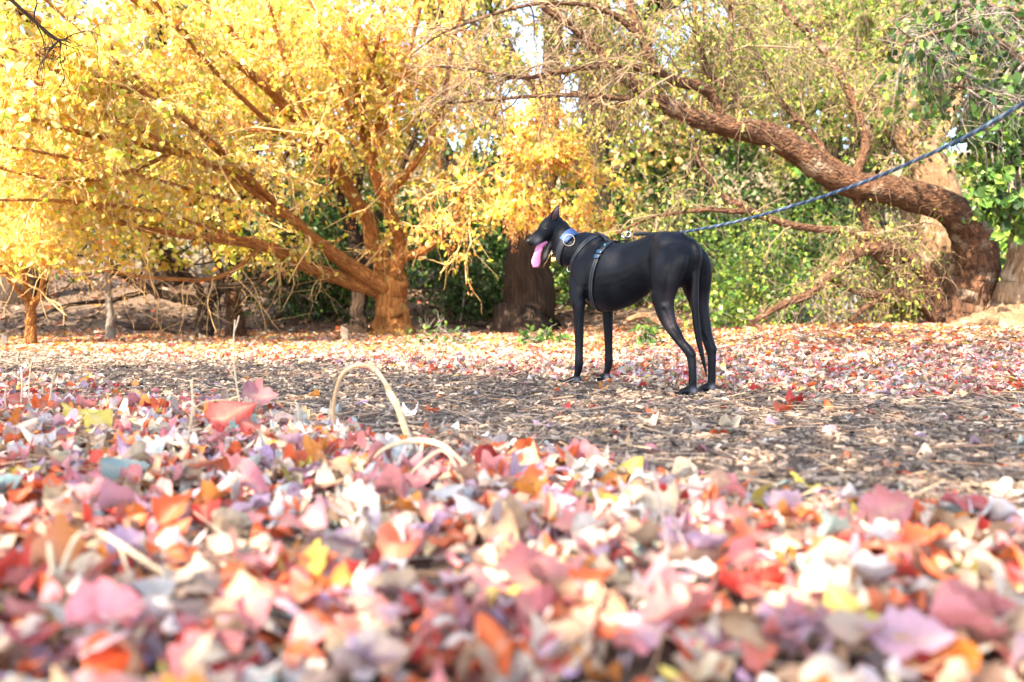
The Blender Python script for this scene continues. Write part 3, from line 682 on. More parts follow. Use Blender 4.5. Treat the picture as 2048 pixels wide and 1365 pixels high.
t = Tree('pale_tree', 'broad pale sunlit trunk rising behind the arching limb', 'tree', np.array([*at(1900, 640, 9.7)[:2], .19]), M_BARK_PALE, 10)
t.limb([(1895, 660, 9.7, 120), (1890, 590, 9.7, 104), (1888, 500, 9.7, 94), (1882, 420, 9.75, 84), (1862, 345, 9.8, 70), (1822, 285, 9.9, 56), (1772, 235, 10, 46), (1728, 185, 10.1, 38), (1695, 120, 10.2, 32), (1650, 60, 10.3, 27), (1590, -20, 10.4, 22)], 'trunk', 22, 80, .05, flare=.2)
t.limb([(1800, 275, 9.9, 24), (1830, 180, 10, 20), (1800, 90, 10.1, 16), (1810, -20, 10.2, 12)])
t.limb([(1850, 330, 9.8, 26), (1900, 230, 10, 20), (1950, 120, 10.2, 14), (1990, -10, 10.4, 10)])
t.limb([(1730, 190, 10.1, 20), (1740, 100, 10.2, 15), (1700, 0, 10.3, 11)])
t.limb([(1760, 225, 10, 18), (1690, 190, 10.3, 14), (1610, 130, 10.6, 10), (1520, 60, 10.9, 7)])
for lb in t.limbs: t.sprout(lb, 24, 1.2, 10, .5, .35, .1, -.05, 13)
t.threads(1800, .15, .6, .0025, -.5)
t.finish(OLIVE + BRIGHT, .035, .07, M_CROWN, M_TWIG_GREY, .6, .85)

t = Tree('edge_tree', 'sunlit flared trunk base cut by the right edge of the picture', 'tree', np.array([*at(2040, 645, 8.6)[:2], .19]), M_BARK_PALE, 12)
t.limb([(2040, 665, 8.6, 150), (2040, 610, 8.6, 104), (2050, 550, 8.6, 84), (2066, 470, 8.6, 74), (2090, 380, 8.6, 64), (2120, 200, 8.6, 52), (2130, 0, 8.6, 42), (2140, -250, 8.6, 30)], 'trunk', 18, 40, .10)
t.limb([(2010, 640, 8.6, 60), (1980, 640, 8.5, 40), (1940, 646, 8.4, 26), (1890, 655, 8.3, 14)], 'root', 10)
t.limb([(2110, 260, 8.6, 30), (2060, 150, 8.2, 22), (1990, 80, 7.8, 15), (1900, 60, 7.4, 9), (1800, 90, 7.1, 5)])
t.limb([(2125, 120, 8.6, 26), (2060, 40, 8.1, 18), (1960, 10, 7.7, 11), (1850, 30, 7.3, 6)])
t.limb([(2100, 330, 8.6, 20), (2060, 250, 8.2, 14), (1990, 190, 7.8, 9), (1900, 170, 7.4, 5)])
for lb in t.limbs[2:]: t.sprout(lb, 26, .7, 13, .4, .15, -.1, -.06, 1, r1=.009, twig_r=.0034)
t.finish(GREEN, .06, .11, M_GREEN, M_BARK_GREY, .6, 1.1)

# creeper with big leaves hanging on the edge tree
t = Tree('creeper', 'broad-leaved green creeper hanging in front of the right edge trunk', 'plant', np.array([*at(2000, 640, 8.0)[:2], .19]), M_BARK_GREY, 13)
for k in range(9):
    x0 = 1950 + k * 14; t.limb([(2070, 60 + 15 * k, 8.2, 7), (x0 + 40, 150 + 12 * k, 7.9, 6), (x0 + 20, 260 + 10 * k, 7.8, 5), (x0 + 25, 350 + 8 * k, 7.8, 4), (x0 + 30, 420 + 8 * k, 7.9, 3)], 'stem', 6, lump=0)
for lb in t.limbs: t.sprout(lb, 7, .3, 4, .18, .1, 0, -.05, 4, r1=.005, twig_r=.0025)
t.finish(BRIGHT[:3] + GREEN + DARKG, .05, .10, M_GREEN, M_BARK_GREY, .9, 1.2, single=120, single_pal=GREEN + DARKG)

# -- farther trees closing the view
def far_tree(label, px, Y, height, rx, pal, seed, nl=14, trunk_w=.3, group='trees closing the view behind'):
    x = (px - 1024) / FPX * Y; z0 = float(H(x, Y)); b = np.array([x, Y, z0])
    t = Tree('background_tree', label, 'tree', b, M_BARK_DARK, seed, group); r = t.rng
    P = [np.append(b - [0, 0, .2], trunk_w)]
    for k in range(1, 5): P.append(np.append(b + [r.normal(0, .15) * k, r.normal(0, .1) * k, height * .2 * k], trunk_w * (1 - .18 * k)))
    t.limb(P, 'trunk', 10, 24, .08, ppx=False, flare=.3)
    for k in range(11):
        q = P[r.integers(1, 5)][:3]; a = r.uniform(0, 6.28); l = rx * r.uniform(.6, 1.1)
        e = q + [math.cos(a) * l, math.sin(a) * l * .8, r.uniform(.1, .45) * height]
        t.limb([np.append(q, trunk_w * .4), np.append((q + e) / 2 + r.normal(0, .2, 3), trunk_w * .22), np.append(e, .015)], ppx=False, sides=6)
    for lb in t.limbs[1:]: t.sprout(lb, 9, rx * .55, 7, .7, .2, .1, -.04, nl, r1=.02, twig_r=.006)
    t.finish(pal, .08, .16, M_CROWN, None, .5, 1.1)
far_tree('golden background tree rising behind the young tree', 40, 13.5, 7.5, 3.0, GOLD, 21)
far_tree('golden background tree rising behind the dark forking tree', 330, 15, 8.5, 3.2, GOLD, 22)
far_tree('golden background tree rising above the spreading limbs', 640, 15.5, 8.5, 3.2, GOLD, 23)
far_tree('amber background tree left of the thick dark trunk', 900, 16, 7.5, 2.7, PALEGOLD, 24, 11)
far_tree('pale olive background tree right of the thick dark trunk', 1190, 15, 8.5, 2.6, PALEGOLD + OLIVE, 25, 11)
far_tree('thin olive background tree behind the rump of the dog', 1420, 16, 7.5, 2.6, OLIVE + PALEGOLD[:2], 26, 10)
far_tree('dense green background tree on the slope beyond the dog', 1310, 19, 7.5, 3.0, OLIVE + GREEN, 32, 11)
far_tree('golden tree added past the left edge of the picture to shade the bank', -420, 8.0, 6.5, 3.0, GOLD, 33, 14)  # tree added outside the frame to keep the sun off the bank
far_tree('tall olive background tree between the arching limb and the pale trunk', 1740, 18, 10, 3.2, OLIVE, 34, 12)
far_tree('olive background tree seen past the middle of the arching limb', 1620, 15, 8, 2.8, OLIVE + BRIGHT, 27, 13)
far_tree('olive background tree behind the pale trunk', 1850, 14, 8, 2.9, OLIVE + BRIGHT, 28, 14)
far_tree('green background tree behind the creeper', 2080, 13, 8, 2.8, BRIGHT + GREEN, 29, 13)

# -- near tree outside the frame whose twig hangs into the top left corner and whose unseen crown is shaped to shade path and dog
t = Tree('shade_tree', 'overhanging tree whose dark bare twig dips into the top left corner', 'tree', (-6.6, -3.6, 0), M_BARK_DARK, 31)
t.limb([(-6.6, -3.6, -.1, .32), (-6.5, -3.6, 1.2, .24), (-6.2, -3.5, 2.4, .21), (-5.8, -3.4, 3.6, .18)], 'trunk', 14, 24, .08, ppx=False, flare=.3)
for e in [(-2.2, -1.2, 4.6), (-3.2, -5.4, 4.8), (-8.5, -2.2, 5), (-1.2, -3.4, 5.2), (-4.6, .4, 4.6), (-5.5, -6.3, 5), (-.4, -5, 5.4)]:
    q = np.array([-5.9, -3.45, 3.3]); e = np.array(e)
    t.limb([np.append(q, .12), np.append((q + e) / 2 + [0, 0, .4], .08), np.append(e, .025)], ppx=False, sides=8)
t.limb([(-4.6, .4, 4.6, .035), (-3.7, 2.2, 3.6, .026), (-2.85, 3.8, 2.4, .016), (-2.38, 4.3, 1.83, .009), (-2.2, 4.3, 1.72, .004)], ppx=False, sides=6)
t.sprout(t.limbs[-1], 9, .35, 5, .2, .7, -.1, -.1, 0, r1=.004, twig_r=.002)
r = t.rng; n = 17000
q = nrm(r.normal(0, 1, (n, 3))) * r.uniform(0, 1, (n, 1)) ** .4 * [4.9, 3.3, 1.2] + [-3.6, -1.4, 4.7]
k = np.sin(q[:, 0] * 2.1 + 1.0) * np.sin(q[:, 1] * 2.6 + .4) > -.72
k &= r.uniform(0, 1, n) < np.interp(q[:, 1], [-3.2, -1.9, -1.2, 3], [.50, .58, .86, .88])
q2 = nrm(r.normal(0, 1, (3200, 3))) * r.uniform(0, 1, (3200, 1)) ** .4 * [2.2, 2.2, .9] + [-.2, 1.9, 4.9]
q = np.vstack([q, q2]); k = np.concatenate([k, np.sin(q2[:, 0] * 3) * np.sin(q2[:, 1] * 3.4 + 1) > -.45])
t.sites.append(q[k])
t.finish(OLIVE, .09, .15, M_CROWN, None, .3, 1.2)

# ------------------------------------------------------------------ undergrowth
def shrub(name, label, px, py, Y, rx, rz, n, pal, smin, smax, seed, leafm=None, stems=9, group=None, narrow=1.1):
    c = at(px, py, Y); b = np.array([c[0], Y, float(H(c[0], Y))]); r = np.random.default_rng(seed)
    root = thing(name, label, 'shrub' if 'plant' not in name else 'plant', tuple(b), group)
    st = Acc(); sites = []
    for k in range(stems):
        d = np.array([r.normal(0, .6), r.normal(0, .5), 1.0]); ln = rz * 2 * r.uniform(.5, 1)
        w = wander(b + [r.normal(0, rx * .35), r.normal(0, rx * .25), -.03], d, ln, 8, r, .18, -.02)
        V, Q, T, bk = tube(w, np.linspace(.008, .002, 8) * (1 + rz), 5, 0, cap=False); st.add(V, Q, bk=bk)
        for j in range(2, 8):
            for _ in range(2):
                w2 = wander(w[j], r.normal(0, 1, 3) + [0, 0, .3], rx * .6 * r.uniform(.4, 1), 5, r, .3, -.03)
                V, Q, T, bk = tube(w2, np.linspace(.004, .0015, 5), 3, 0, cap=False); st.add(V, Q, bk=bk); sites.append(w2)
    S = np.concatenate(sites); P = S[r.integers(0, len(S), n)] + r.normal(0, rx * .12, (n, 3))
    P[:, 2] = np.maximum(P[:, 2], b[2] + .02)
    st.obj('stems', M_BARK_GREY, root, b)['kind'] = 'stuff'
    a = Acc(); crown_leaves(a, P, r.uniform(smin, smax, n), palette(r, n, pal), r, .3, narrow)
    o = a.obj('foliage', leafm or M_GREEN, root, b); o['kind'] = 'stuff'
shrub('shrub', 'sunlit green leafy shrub right beside the tail of the dog', 1490, 640, 9.3, .75, .5, 1300, BRIGHT, .04, .075, 41)
shrub('shrub', 'green shrub under the low gnarled limb, left of the rock', 1580, 640, 9.6, .7, .45, 1000, BRIGHT + GREEN, .04, .07, 42)
shrub('shrub', 'dark teal-green shrub in the shade under the arching limb', 1790, 560, 10.6, .9, .95, 2600, GREEN, .05, .09, 43)
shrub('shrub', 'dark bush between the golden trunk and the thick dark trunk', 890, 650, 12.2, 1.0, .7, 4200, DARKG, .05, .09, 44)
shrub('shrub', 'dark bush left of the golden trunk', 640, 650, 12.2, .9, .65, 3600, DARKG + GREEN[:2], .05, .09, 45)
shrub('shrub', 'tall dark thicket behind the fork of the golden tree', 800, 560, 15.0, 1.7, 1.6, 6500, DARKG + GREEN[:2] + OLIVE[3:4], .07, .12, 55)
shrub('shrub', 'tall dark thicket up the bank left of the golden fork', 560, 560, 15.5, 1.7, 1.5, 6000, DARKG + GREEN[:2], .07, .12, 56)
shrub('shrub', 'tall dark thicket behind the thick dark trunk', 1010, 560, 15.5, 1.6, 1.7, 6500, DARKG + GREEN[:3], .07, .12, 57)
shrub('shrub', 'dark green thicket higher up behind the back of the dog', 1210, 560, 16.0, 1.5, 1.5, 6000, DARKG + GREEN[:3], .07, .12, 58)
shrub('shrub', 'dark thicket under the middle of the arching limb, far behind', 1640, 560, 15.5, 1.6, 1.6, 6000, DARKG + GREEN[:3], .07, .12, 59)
shrub('shrub', 'shaded bush just behind the thick dark trunk', 1160, 640, 12.8, .9, .8, 3200, GREEN, .05, .08, 46)
shrub('shrub', 'tall olive shrub above the back of the dog', 1300, 560, 12.5, 1.2, 1.4, 5200, OLIVE[1:] + GREEN, .045, .08, 47)
shrub('shrub', 'tall dark shrub behind the grassy bank, above the rump of the dog', 1480, 560, 12.0, 1.0, .95, 2600, GREEN + OLIVE[1:2], .045, .08, 48)
shrub('shrub', 'yellow-green shrub under the middle of the arching limb', 1650, 560, 11.5, 1.0, .9, 2200, OLIVE + GREEN, .04, .075, 49)
shrub('shrub', 'bright lime shrub between the pale trunk and the right edge', 2010, 600, 10.6, .8, 1.0, 2600, BRIGHT, .07, .12, 50)
shrub('shrub', 'yellowing shrub at the foot of the leaning tree', 1770, 640, 9.2, .45, .25, 600, BRIGHT[:2] + [((.62, .46, .10), 2)], .04, .07, 51)
shrub('weed_plant', 'small green weed left of the front legs of the dog', 1105, 695, 8.0, .28, .14, 150, GREEN[:3], .05, .085, 52, stems=5)
shrub('weed_plant', 'small green weed between the front and hind legs of the dog', 1300, 705, 7.3, .26, .13, 120, GREEN[:3], .045, .08, 53, stems=5)
shrub('weed_plant', 'thin straggly weed in front of the golden trunk', 890, 690, 8.3, .3, .2, 90, GREEN[:3], .04, .07, 54, stems=6)

# far dry grass on the hillside
r = np.random.default_rng(60); n = 26000
y = r.uniform(19, 48, n); x = r.uniform(-1, 1, n) * (.62 * y + 3); h_ = r.uniform(.25, .6, n)
b = np.stack([x, y, H(x, y) - .02], 1); a_ = r.uniform(0, 6.28, n); sv = np.stack([np.cos(a_), np.sin(a_), 0 * a_], 1) * .05
tip = b + np.stack([r.normal(0, .12, n), r.normal(0, .12, n), h_], 1)
V = np.stack([b - sv, b + sv, tip], 1).reshape(-1, 3)
c = np.array([(.28, .22, .135), (.33, .27, .175), (.20, .16, .10)])[r.integers(0, 3, n)]
da = Acc(); da.add(V, None, np.arange(3 * n).reshape(-1, 3), col=np.repeat(c, 3, 0))
tag(da.obj('dry_grass', M_CHIP, smooth=False), 'tall dry straw-coloured grass on the far hillside', None, kind='stuff')

# fallen dead limbs, stakes, rock
def log(label, P, m=M_BARK_DARK, name='fallen_branch'):
    W = np.array([np.append(at(a, b, c), w / 2 * c / FPX) for a, b, c, w in P]); S = spline(W, 26)
    V, Q, T, bk = tube(S[:, :3], S[:, 3], 9, .15); a = Acc(); a.add(V, Q, T, bk=bk)
    tag(a.obj(name, m, None, W[0, :3]), label, 'branch')
log('dark fallen bough lying on the bank between thin trunk and dark tree', [(232, 645, 10.6, 8), (270, 655, 10.4, 12), (320, 655, 10.3, 14), (360, 668, 10.2, 10), (385, 676, 10.1, 4)])
log('grey bare bough leaning up the bank beside the reddish trunk', [(455, 640, 10.9, 10), (490, 585, 11, 15), (525, 555, 11.1, 14), (560, 535, 11.2, 8)], M_BARK_GREY)
log('dark crooked bough on the bank behind the golden trunk', [(540, 640, 12, 9), (600, 620, 12, 11), (650, 630, 12, 9), (700, 610, 12.1, 5)])
log('twisted bare stick on the ground under the belly of the dog', [(1255, 640, 8.9, 12), (1290, 630, 8.8, 13), (1318, 645, 8.7, 12), (1345, 662, 8.6, 5)], M_BARK_PALE)
log('thin dead branch arching over the bank above the dark bough', [(480, 600, 11.6, 5), (540, 575, 11.6, 7), (600, 590, 11.7, 6), (640, 610, 11.7, 3)], M_BARK_GREY)
log('long dead branch on the bank behind the young tree', [(60, 640, 11.4, 5), (140, 610, 11.5, 8), (230, 600, 11.6, 8), (320, 580, 11.7, 4)])
log('forked dead branch lying below the dark bush', [(850, 660, 11.2, 4), (900, 645, 11.2, 7), (960, 650, 11.3, 6), (990, 640, 11.3, 3)])
M_STAKE = plain('weathered_wood', (.50, .36, .24), .8, 0, .2, .6, 40, .25)
def stake(label, px, pyb, hpx, wpx, m=M_STAKE, lean=.0):
    g = ground_at(px, pyb); Y = g[1]; w = wpx * Y / FPX; h = hpx * Y / FPX
    v, q = box(0, 0, h / 2 - .03, w, w * .7, h + .06)
    v[:, 0] += v[:, 2] * lean; v[v[:, 2] > 0, 2] += np.where(v[v[:, 2] > 0, 0] > lean * h, -.02, .012)
    R = np.array([[math.cos(.5), -math.sin(.5), 0], [math.sin(.5), math.cos(.5), 0], [0, 0, 1]])
    a = Acc(); a.add(v @ R.T + g, q); o = a.obj('wooden_stake', m, None, g, smooth=False)
    bv = o.modifiers.new('bevel', 'BEVEL'); bv.width = .006; bv.segments = 2
    tag(o, label, 'stake')
stake('short pale wooden stake left of the golden trunk', 690, 686, 32, 13, lean=-.05)
stake('tiny grey stump stake at the left edge of the picture', 10, 696, 26, 10, M_BARK_GREY)
stake('low wooden stub at the foot of the dark forking tree', 405, 683, 14, 12)
def mound(label, px, py, Y, s, seed):
    r = np.random.default_rng(seed); c = at(px, py, Y); c[2] = float(H(c[0], Y))
    n, m = 14, 20; th = np.linspace(0, np.pi, n)[:, None]; ph = np.linspace(0, 2 * np.pi, m, endpoint=False)[None]
    d = np.stack([np.sin(th) * np.cos(ph), np.sin(th) * np.sin(ph), np.cos(th) + 0 * ph], -1)
    f = 1 + sum(.10 * np.sin(d @ r.normal(0, 2.6, 3) + r.uniform(0, 6)) for _ in range(6))
    f = np.round(f * 9) / 9 * .5 + f * .5
    V = (d * f[..., None] * s).reshape(-1, 3)
    i = np.arange(n - 1)[:, None] * m; j = np.arange(m)[None]; Q = np.stack([i + j, i + m + j, i + m + (j + 1) % m, i + (j + 1) % m], -1).reshape(-1, 4)
    a = Acc(); a.add(V + c, Q); tag(a.obj('mound', plain('shaded_ground_grey', (.24, .25, .26), .9, 0, .2, .8, 14, .4), None, c), label, 'mound')
mound('added grey mound standing in for shaded ground behind the low gnarled limb', 1660, 640, 10.2, [.55, .4, .38], 3)  # added lump, its grey stands in for distant ground in shadow

# ------------------------------------------------------------------ the dog
O2 = np.array([.63966, 4.12482]); HD = np.array([-.66179, .74969]); LV = np.array([-.74969, -.66179])
def dw(u, v, z): return np.array([O2[0] + u * HD[0] + v * LV[0], O2[1] + u * HD[1] + v * LV[1], z])
def dpix(px, py, v):
    d = ray(px, py); o = np.array([0, 0, CAMH]); n = np.append(LV, 0); p0 = np.append(O2 + v * LV, 0)
    return o + d * (((p0 - o) @ n) / (d @ n))
U3, V3, Z3 = np.append(HD, 0), np.append(LV, 0), np.array([0, 0, 1.0])
dog = thing('dog', 'black greyhound standing on the path with its tongue hanging out', 'dog', (O2[0], O2[1], .004))
DB = np.array([O2[0], O2[1], 0.0])
body = Acc()
def rings(acc, C_, A_, B_, m=20, power=2.0, **kw):
    """loft: centres, half-axis vectors A and B; closed ends"""
    C_, A_, B_ = (np.asarray(q, float) for q in (C_, A_, B_))
    n = len(C_); th = np.linspace(0, 2 * np.pi, m, endpoint=False)
    c, s = np.cos(th), np.sin(th)
    if power != 2: c = np.sign(c) * np.abs(c) ** (2 / power); s = np.sign(s) * np.abs(s) ** (2 / power)
    V = C_[:, None] + c[None, :, None] * A_[:, None] + s[None, :, None] * B_[:, None]
    i = np.arange(n - 1)[:, None] * m; j = np.arange(m)[None]; jn = (j + 1) % m
    Q = np.stack([i + j, i + jn, i + m + jn, i + m + j], -1).reshape(-1, 4)
    V = np.vstack([V.reshape(-1, 3), C_[0], C_[-1]]); a = n * m; j = np.arange(m); jn = (j + 1) % m
    T = np.vstack([np.stack([np.full(m, a), jn, j], 1), np.stack([np.full(m, a + 1), (n - 1) * m + j, (n - 1) * m + jn], 1)])
    # outward orientation
    vol = np.einsum('ij,ij->i', V[T[:, 0]] - V.mean(0), np.cross(V[T[:, 1]] - V[T[:, 0]], V[T[:, 2]] - V[T[:, 0]])).sum()
    if vol < 0: Q = Q[:, ::-1]; T = T[:, ::-1]
    acc.add(V, Q, T)
# torso: u, z_top, z_bottom, half width, power
TO = np.array([(-.315, .675, .585, .030), (-.295, .705, .545, .060), (-.26, .730, .51, .088), (-.20, .752, .49, .108), (-.12, .762, .475, .095), (-.05, .754, .482, .082), (.0, .738, .453, .087),
               (.075, .724, .414, .101), (.18, .724, .383, .114), (.27, .736, .380, .112), (.34, .752, .412, .104), (.39, .752, .462, .090), (.43, .73, .52, .068), (.455, .70, .58, .035)])
TO = spline(TO, 40)
rings(body, [dw(u, 0, (a + b) / 2) for u, a, b, w in TO], [V3 * w for u, a, b, w in TO], [Z3 * (a - b) / 2 for u, a, b, w in TO], 28)
# neck
OCC = dpix(1114, 449, .055); NOSE = dpix(1055, 488, .235)
F = nrm(NOSE - OCC); HL = nrm(np.cross(Z3, F)); HU = np.cross(F, HL)          # head forward, its left, its up
NK = spline(np.array([np.append(dw(.30, 0, .655), .105), np.append(dw(.38, .005, .690), .100), np.append(dpix(1147, 506, .035), .092), np.append(dpix(1128, 487, .05), .083), np.append(OCC + F * .012 - HU * .012, .056), np.append(OCC + F * .05 - HU * .012, .044)]), 14)
tn = nrm(np.gradient(NK[:, :3], axis=0)); sd_ = nrm(np.cross(Z3, tn)); up_ = np.cross(tn, sd_)
rings(body, NK[:, :3], sd_ * NK[:, 3:] * .78, up_ * NK[:, 3:], 20)
# head (s along F from occiput, centre offset up, half height, half width)
HEADL = float(np.linalg.norm(NOSE - OCC))
k_ = HEADL / .225
HS = np.array([(-.03, -.004, .034, .030), (0, -.002, .052, .042), (.04, .0, .062, .050), (.075, .0, .056, .047), (.10, -.003, .048, .040), (.13, -.006, .039, .032), (.165, -.006, .034, .027), (.20, -.005, .028, .023), (.222, -.003, .019, .018)]) * k_
HS = spline(HS, 22)
rings(body, [OCC + F * s + HU * o for s, o, a, b in HS], [HL * b for s, o, a, b in HS], [HU * a for s, o, a, b in HS], 20, 2.2)
# open lower jaw
JC = OCC + F * .062 * k_ - HU * .042 * k_
JD = nrm(F * .78 - HU * .62)
JN = nrm(np.cross(HL, JD))
JS = spline(np.array([(-.035, .026, .034), (.0, .024, .030), (.045, .019, .025), (.095, .014, .020), (.135, .011, .015), (.152, .005, .008)]), 12)
rings(body, [JC + JD * s for s, a, b in JS], [HL * b for s, a, b in JS], [JN * a for s, a, b in JS], 16)
# ears
def ear(side, P):
    """P rows: along F, along up, half width"""
    b0 = OCC + HL * .036 * side * k_
    pts = np.array([b0 + F * f * k_ + HU * h * k_ + HL * o * side * k_ for f, h, o, w, th in P])
    tn = nrm(np.gradient(pts, axis=0)); ax = nrm(np.cross(tn, HL + .5 * F)); bx = np.cross(tn, ax)
    rings(body, pts, ax * np.array([[p[3]] for p in P]) * k_, bx * np.array([[p[4]] for p in P]) * k_, 12)
    return pts, ax, bx
EP = [(.030, .028, -.008, .022, .013), (.026, .046, .004, .027, .011), (.016, .062, .012, .026, .009), (.002, .076, .016, .019, .008), (-.018, .086, .016, .012, .007), (-.036, .090, .012, .004, .005)]
eL = ear(1, EP); eR = ear(-1, [(a - .01, h * .52, o, w * .8, t_) for a, h, o, w, t_ in EP])
# legs: rows u, v, z, half extent along u, half extent sideways
def leg(P, n=26):
    S = spline(np.array(P), n)
    rings(body, [dw(u, v, z) for u, v, z, a, b in S], [U3 * a for u, v, z, a, b in S], [V3 * b for u, v, z, a, b in S], 16)
def paw(u, v, yaw=0.0, s=1.14):
    f = U3 * math.cos(yaw) + V3 * math.sin(yaw); l = np.cross(Z3, f); c = dw(u, v, 0)
    SS = np.array([(-.03, .020, .014, .018), (-.01, .024, .024, .022), (.015, .022, .029, .021), (.038, .016, .028, .015), (.052, .012, .020, .010)]) * s
    rings(body, [c + f * a + Z3 * (b + .001) for a, b, w, h in SS], [l * w for a, b, w, h in SS], [Z3 * h for a, b, w, h in SS], 14)
    for k, (o, e) in enumerate(((-.023, .040), (-.008, .052), (.008, .052), (.023, .040))):
        q = c + f * e * s + l * o * s + Z3 * .0125
        th = np.linspace(-.95, .95, 7); rr = .0125 * s * np.sqrt(1 - th ** 2)
        rings(body, [q + f * .016 * s * t_ for t_ in th], [l * r_ * .8 for r_ in rr], [Z3 * r_ for r_ in rr], 8)
FLEG = [(.335, .080, .64, .060, .022), (.350, .092, .56, .064, .034), (.345, .105, .49, .056, .036), (.335, .113, .435, .046, .034), (.325, .117, .39, .034, .029), (.322, .119, .32, .028, .025), (.319, .120, .23, .024, .021),
        (.318, .121, .16, .022, .020), (.318, .122, .115, .024, .022), (.324, .122, .075, .019, .019), (.340, .122, .04, .018, .019), (.345, .122, .018, .022, .022)]
leg(FLEG); paw(.345, .122, .05)
leg([(u + (.030 if z < .45 else .01) - .012, -v, z, a, b) for u, v, z, a, b in FLEG]); paw(.363, -.122, -.05)
HLEG = [(-.20, .050, .69, .080, .040), (-.210, .064, .65, .100, .052), (-.214, .080, .60, .100, .060), (-.206, .090, .53, .084, .054), (-.198, .094, .47, .064, .045), (-.198, .097, .42, .053, .038), (-.212, .098, .365, .047, .033),
        (-.242, .097, .310, .040, .028), (-.285, .094, .255, .032, .023), (-.330, .093, .210, .029, .021), (-.352, .092, .175, .023, .018), (-.358, .092, .12, .020, .017), (-.360, .092, .06, .019, .018), (-.356, .092, .022, .022, .022)]
leg(HLEG, 34); paw(-.350, .092, .12)
leg([(-.20, -.05, .69, .080, .040), (-.214, -.066, .65, .100, .052), (-.224, -.084, .60, .100, .060), (-.230, -.096, .53, .086, .054), (-.236, -.102, .47, .066, .045), (-.246, -.104, .42, .052, .038), (-.260, -.104, .365, .045, .032), (-.280, -.10, .310, .037, .027),
     (-.300, -.097, .255, .030, .023), (-.320, -.094, .21, .028, .020), (-.330, -.092, .175, .022, .018), (-.331, -.092, .12, .020, .017), (-.331, -.092, .06, .019, .018), (-.326, -.092, .022, .022, .022)], 34); paw(-.320, -.092, -.1)
# tail
TL = spline(np.array([np.append(dw(-.27, 0, .70), .034), np.append(dw(-.312, .005, .655), .028), np.append(dpix(1391, 545, .0), .0245), np.append(dpix(1390, 611, .0), .023), np.append(dpix(1395, 667, -.005), .020), np.append(dpix(1404, 712, -.01), .0145), np.append(dpix(1411, 742, -.015), .009), np.append(dpix(1413, 756, -.015), .005)]), 30)
tn = nrm(np.gradient(TL[:, :3], axis=0)); ax = nrm(np.cross(tn, U3)); bx = np.cross(tn, ax)
rings(body, TL[:, :3], ax * TL[:, 3:] * .88, bx * TL[:, 3:] * .75, 12)

tmp = body.obj('tmp_body', None)
rm = tmp.modifiers.new('r', 'REMESH'); rm.mode = 'VOXEL'; rm.voxel_size = .0048
sm = tmp.modifiers.new('s', 'SMOOTH'); sm.factor = .5; sm.iterations = 5
dg = bpy.context.evaluated_depsgraph_get()
dme = bpy.data.meshes.new_from_object(tmp.evaluated_get(dg)); dme.name = 'body'
old = tmp.data; bpy.data.objects.remove(tmp); bpy.data.meshes.remove(old)
nv = len(dme.vertices); co = np.zeros(nv * 3, np.float32); dme.vertices.foreach_get('co', co); co = co.reshape(-1, 3).astype(float)
vn = np.zeros(nv * 3, np.float32); dme.vertex_normals.foreach_get('vector', vn); vn = vn.reshape(-1, 3).astype(float)
lu = (co[:, :2] - O2) @ HD; lv = (co[:, :2] - O2) @ LV; lz = co[:, 2]
dis = np.zeros(nv)
def ridge(pts, width, depth, vmin=.02):
    """raised (+) or sunk (-) line over both flanks, points given as (u, z)"""
    global dis
    S = spline(np.array(pts, float), 40); d2 = np.full(nv, 9.0)
    for a_, b_ in S: d2 = np.minimum(d2, (lu - a_) ** 2 + (lz - b_) ** 2)
    dis += depth * np.exp(-d2 / width ** 2) * (np.abs(lv) > vmin)
ridge([(.27, .71), (.25, .62), (.262, .53), (.285, .45)], .022, -.009, .05)       # behind the shoulder
ridge([(.33, .74), (.355, .66), (.40, .60)], .020, .006, .03)                       # shoulder blade
ridge([(.40, .60), (.36, .54), (.31, .50)], .016, -.005, .05)
ridge([(-.09, .71), (-.085, .62), (-.11, .53), (-.125, .47)], .022, -.010, .04)    # flank fold before the thigh
ridge([(-.14, .73), (-.17, .70)], .025, .008, .03)                                  # hip bone
ridge([(-.25, .66), (-.255, .57), (-.235, .48), (-.225, .43)], .014, -.007, .05)   # hamstring groove
ridge([(-.225, .39), (-.265, .31), (-.31, .25)], .009, -.005, .05)                  # gaskin groove
ridge([(-.27, .31), (-.315, .26), (-.345, .222)], .008, .004, .05)                  # heel tendon
ridge([(.334, .40), (.330, .30), (.326, .2)], .008, -.003, .08)
ridge([(-.350, .21), (-.368, .195)], .012, .006, .05)                                # hock point
ridge([(-.16, .46), (-.155, .43)], .02, .006, .06)                                   # knee
for k in range(8):
    ub = .225 - .030 * k; ridge([(ub, .63), (ub - .012, .54), (ub + .004, .46)], 0.012, .0003, .05)   # ribs
ridge([(.1, .735), (-.05, .76)], .02, .003, 0)
co = co + vn * dis[:, None]
# coat colour: black, greying on the muzzle, pale hair on the toes, purplish sheen painted on the inner thighs
col = np.tile(np.array([.0040, .0047, .0080]), (nv, 1))
def dab(c, rad, colour, amt):
    global col
    w = (amt * np.exp(-((co - c) ** 2).sum(1) / rad ** 2))[:, None]; col = col * (1 - w) + np.array(colour) * w
dab(OCC + F * .175 * k_ - HU * .024 * k_ + HL * .02, .022, (.16, .155, .17), .8)
dab(JC + JD * .11, .02, (.05, .048, .05), .6)
for u, v in ((.345, .122), (.363, -.122), (-.35, .092), (-.32, -.092)):
    dab(dw(u - .028, v + .012, .03), .015, (.22, .22, .26), .45)
dab(dw(-.235, .06, .46), .05, (.030, .016, .024), .8); dab(dw(-.22, -.06, .42), .06, (.028, .015, .022), .8)
dab(dw(-.25, .12, .33), .05, (.018, .013, .018), .7); dab(dw(.25, .06, .41), .035, (.025, .017, .026), .7)
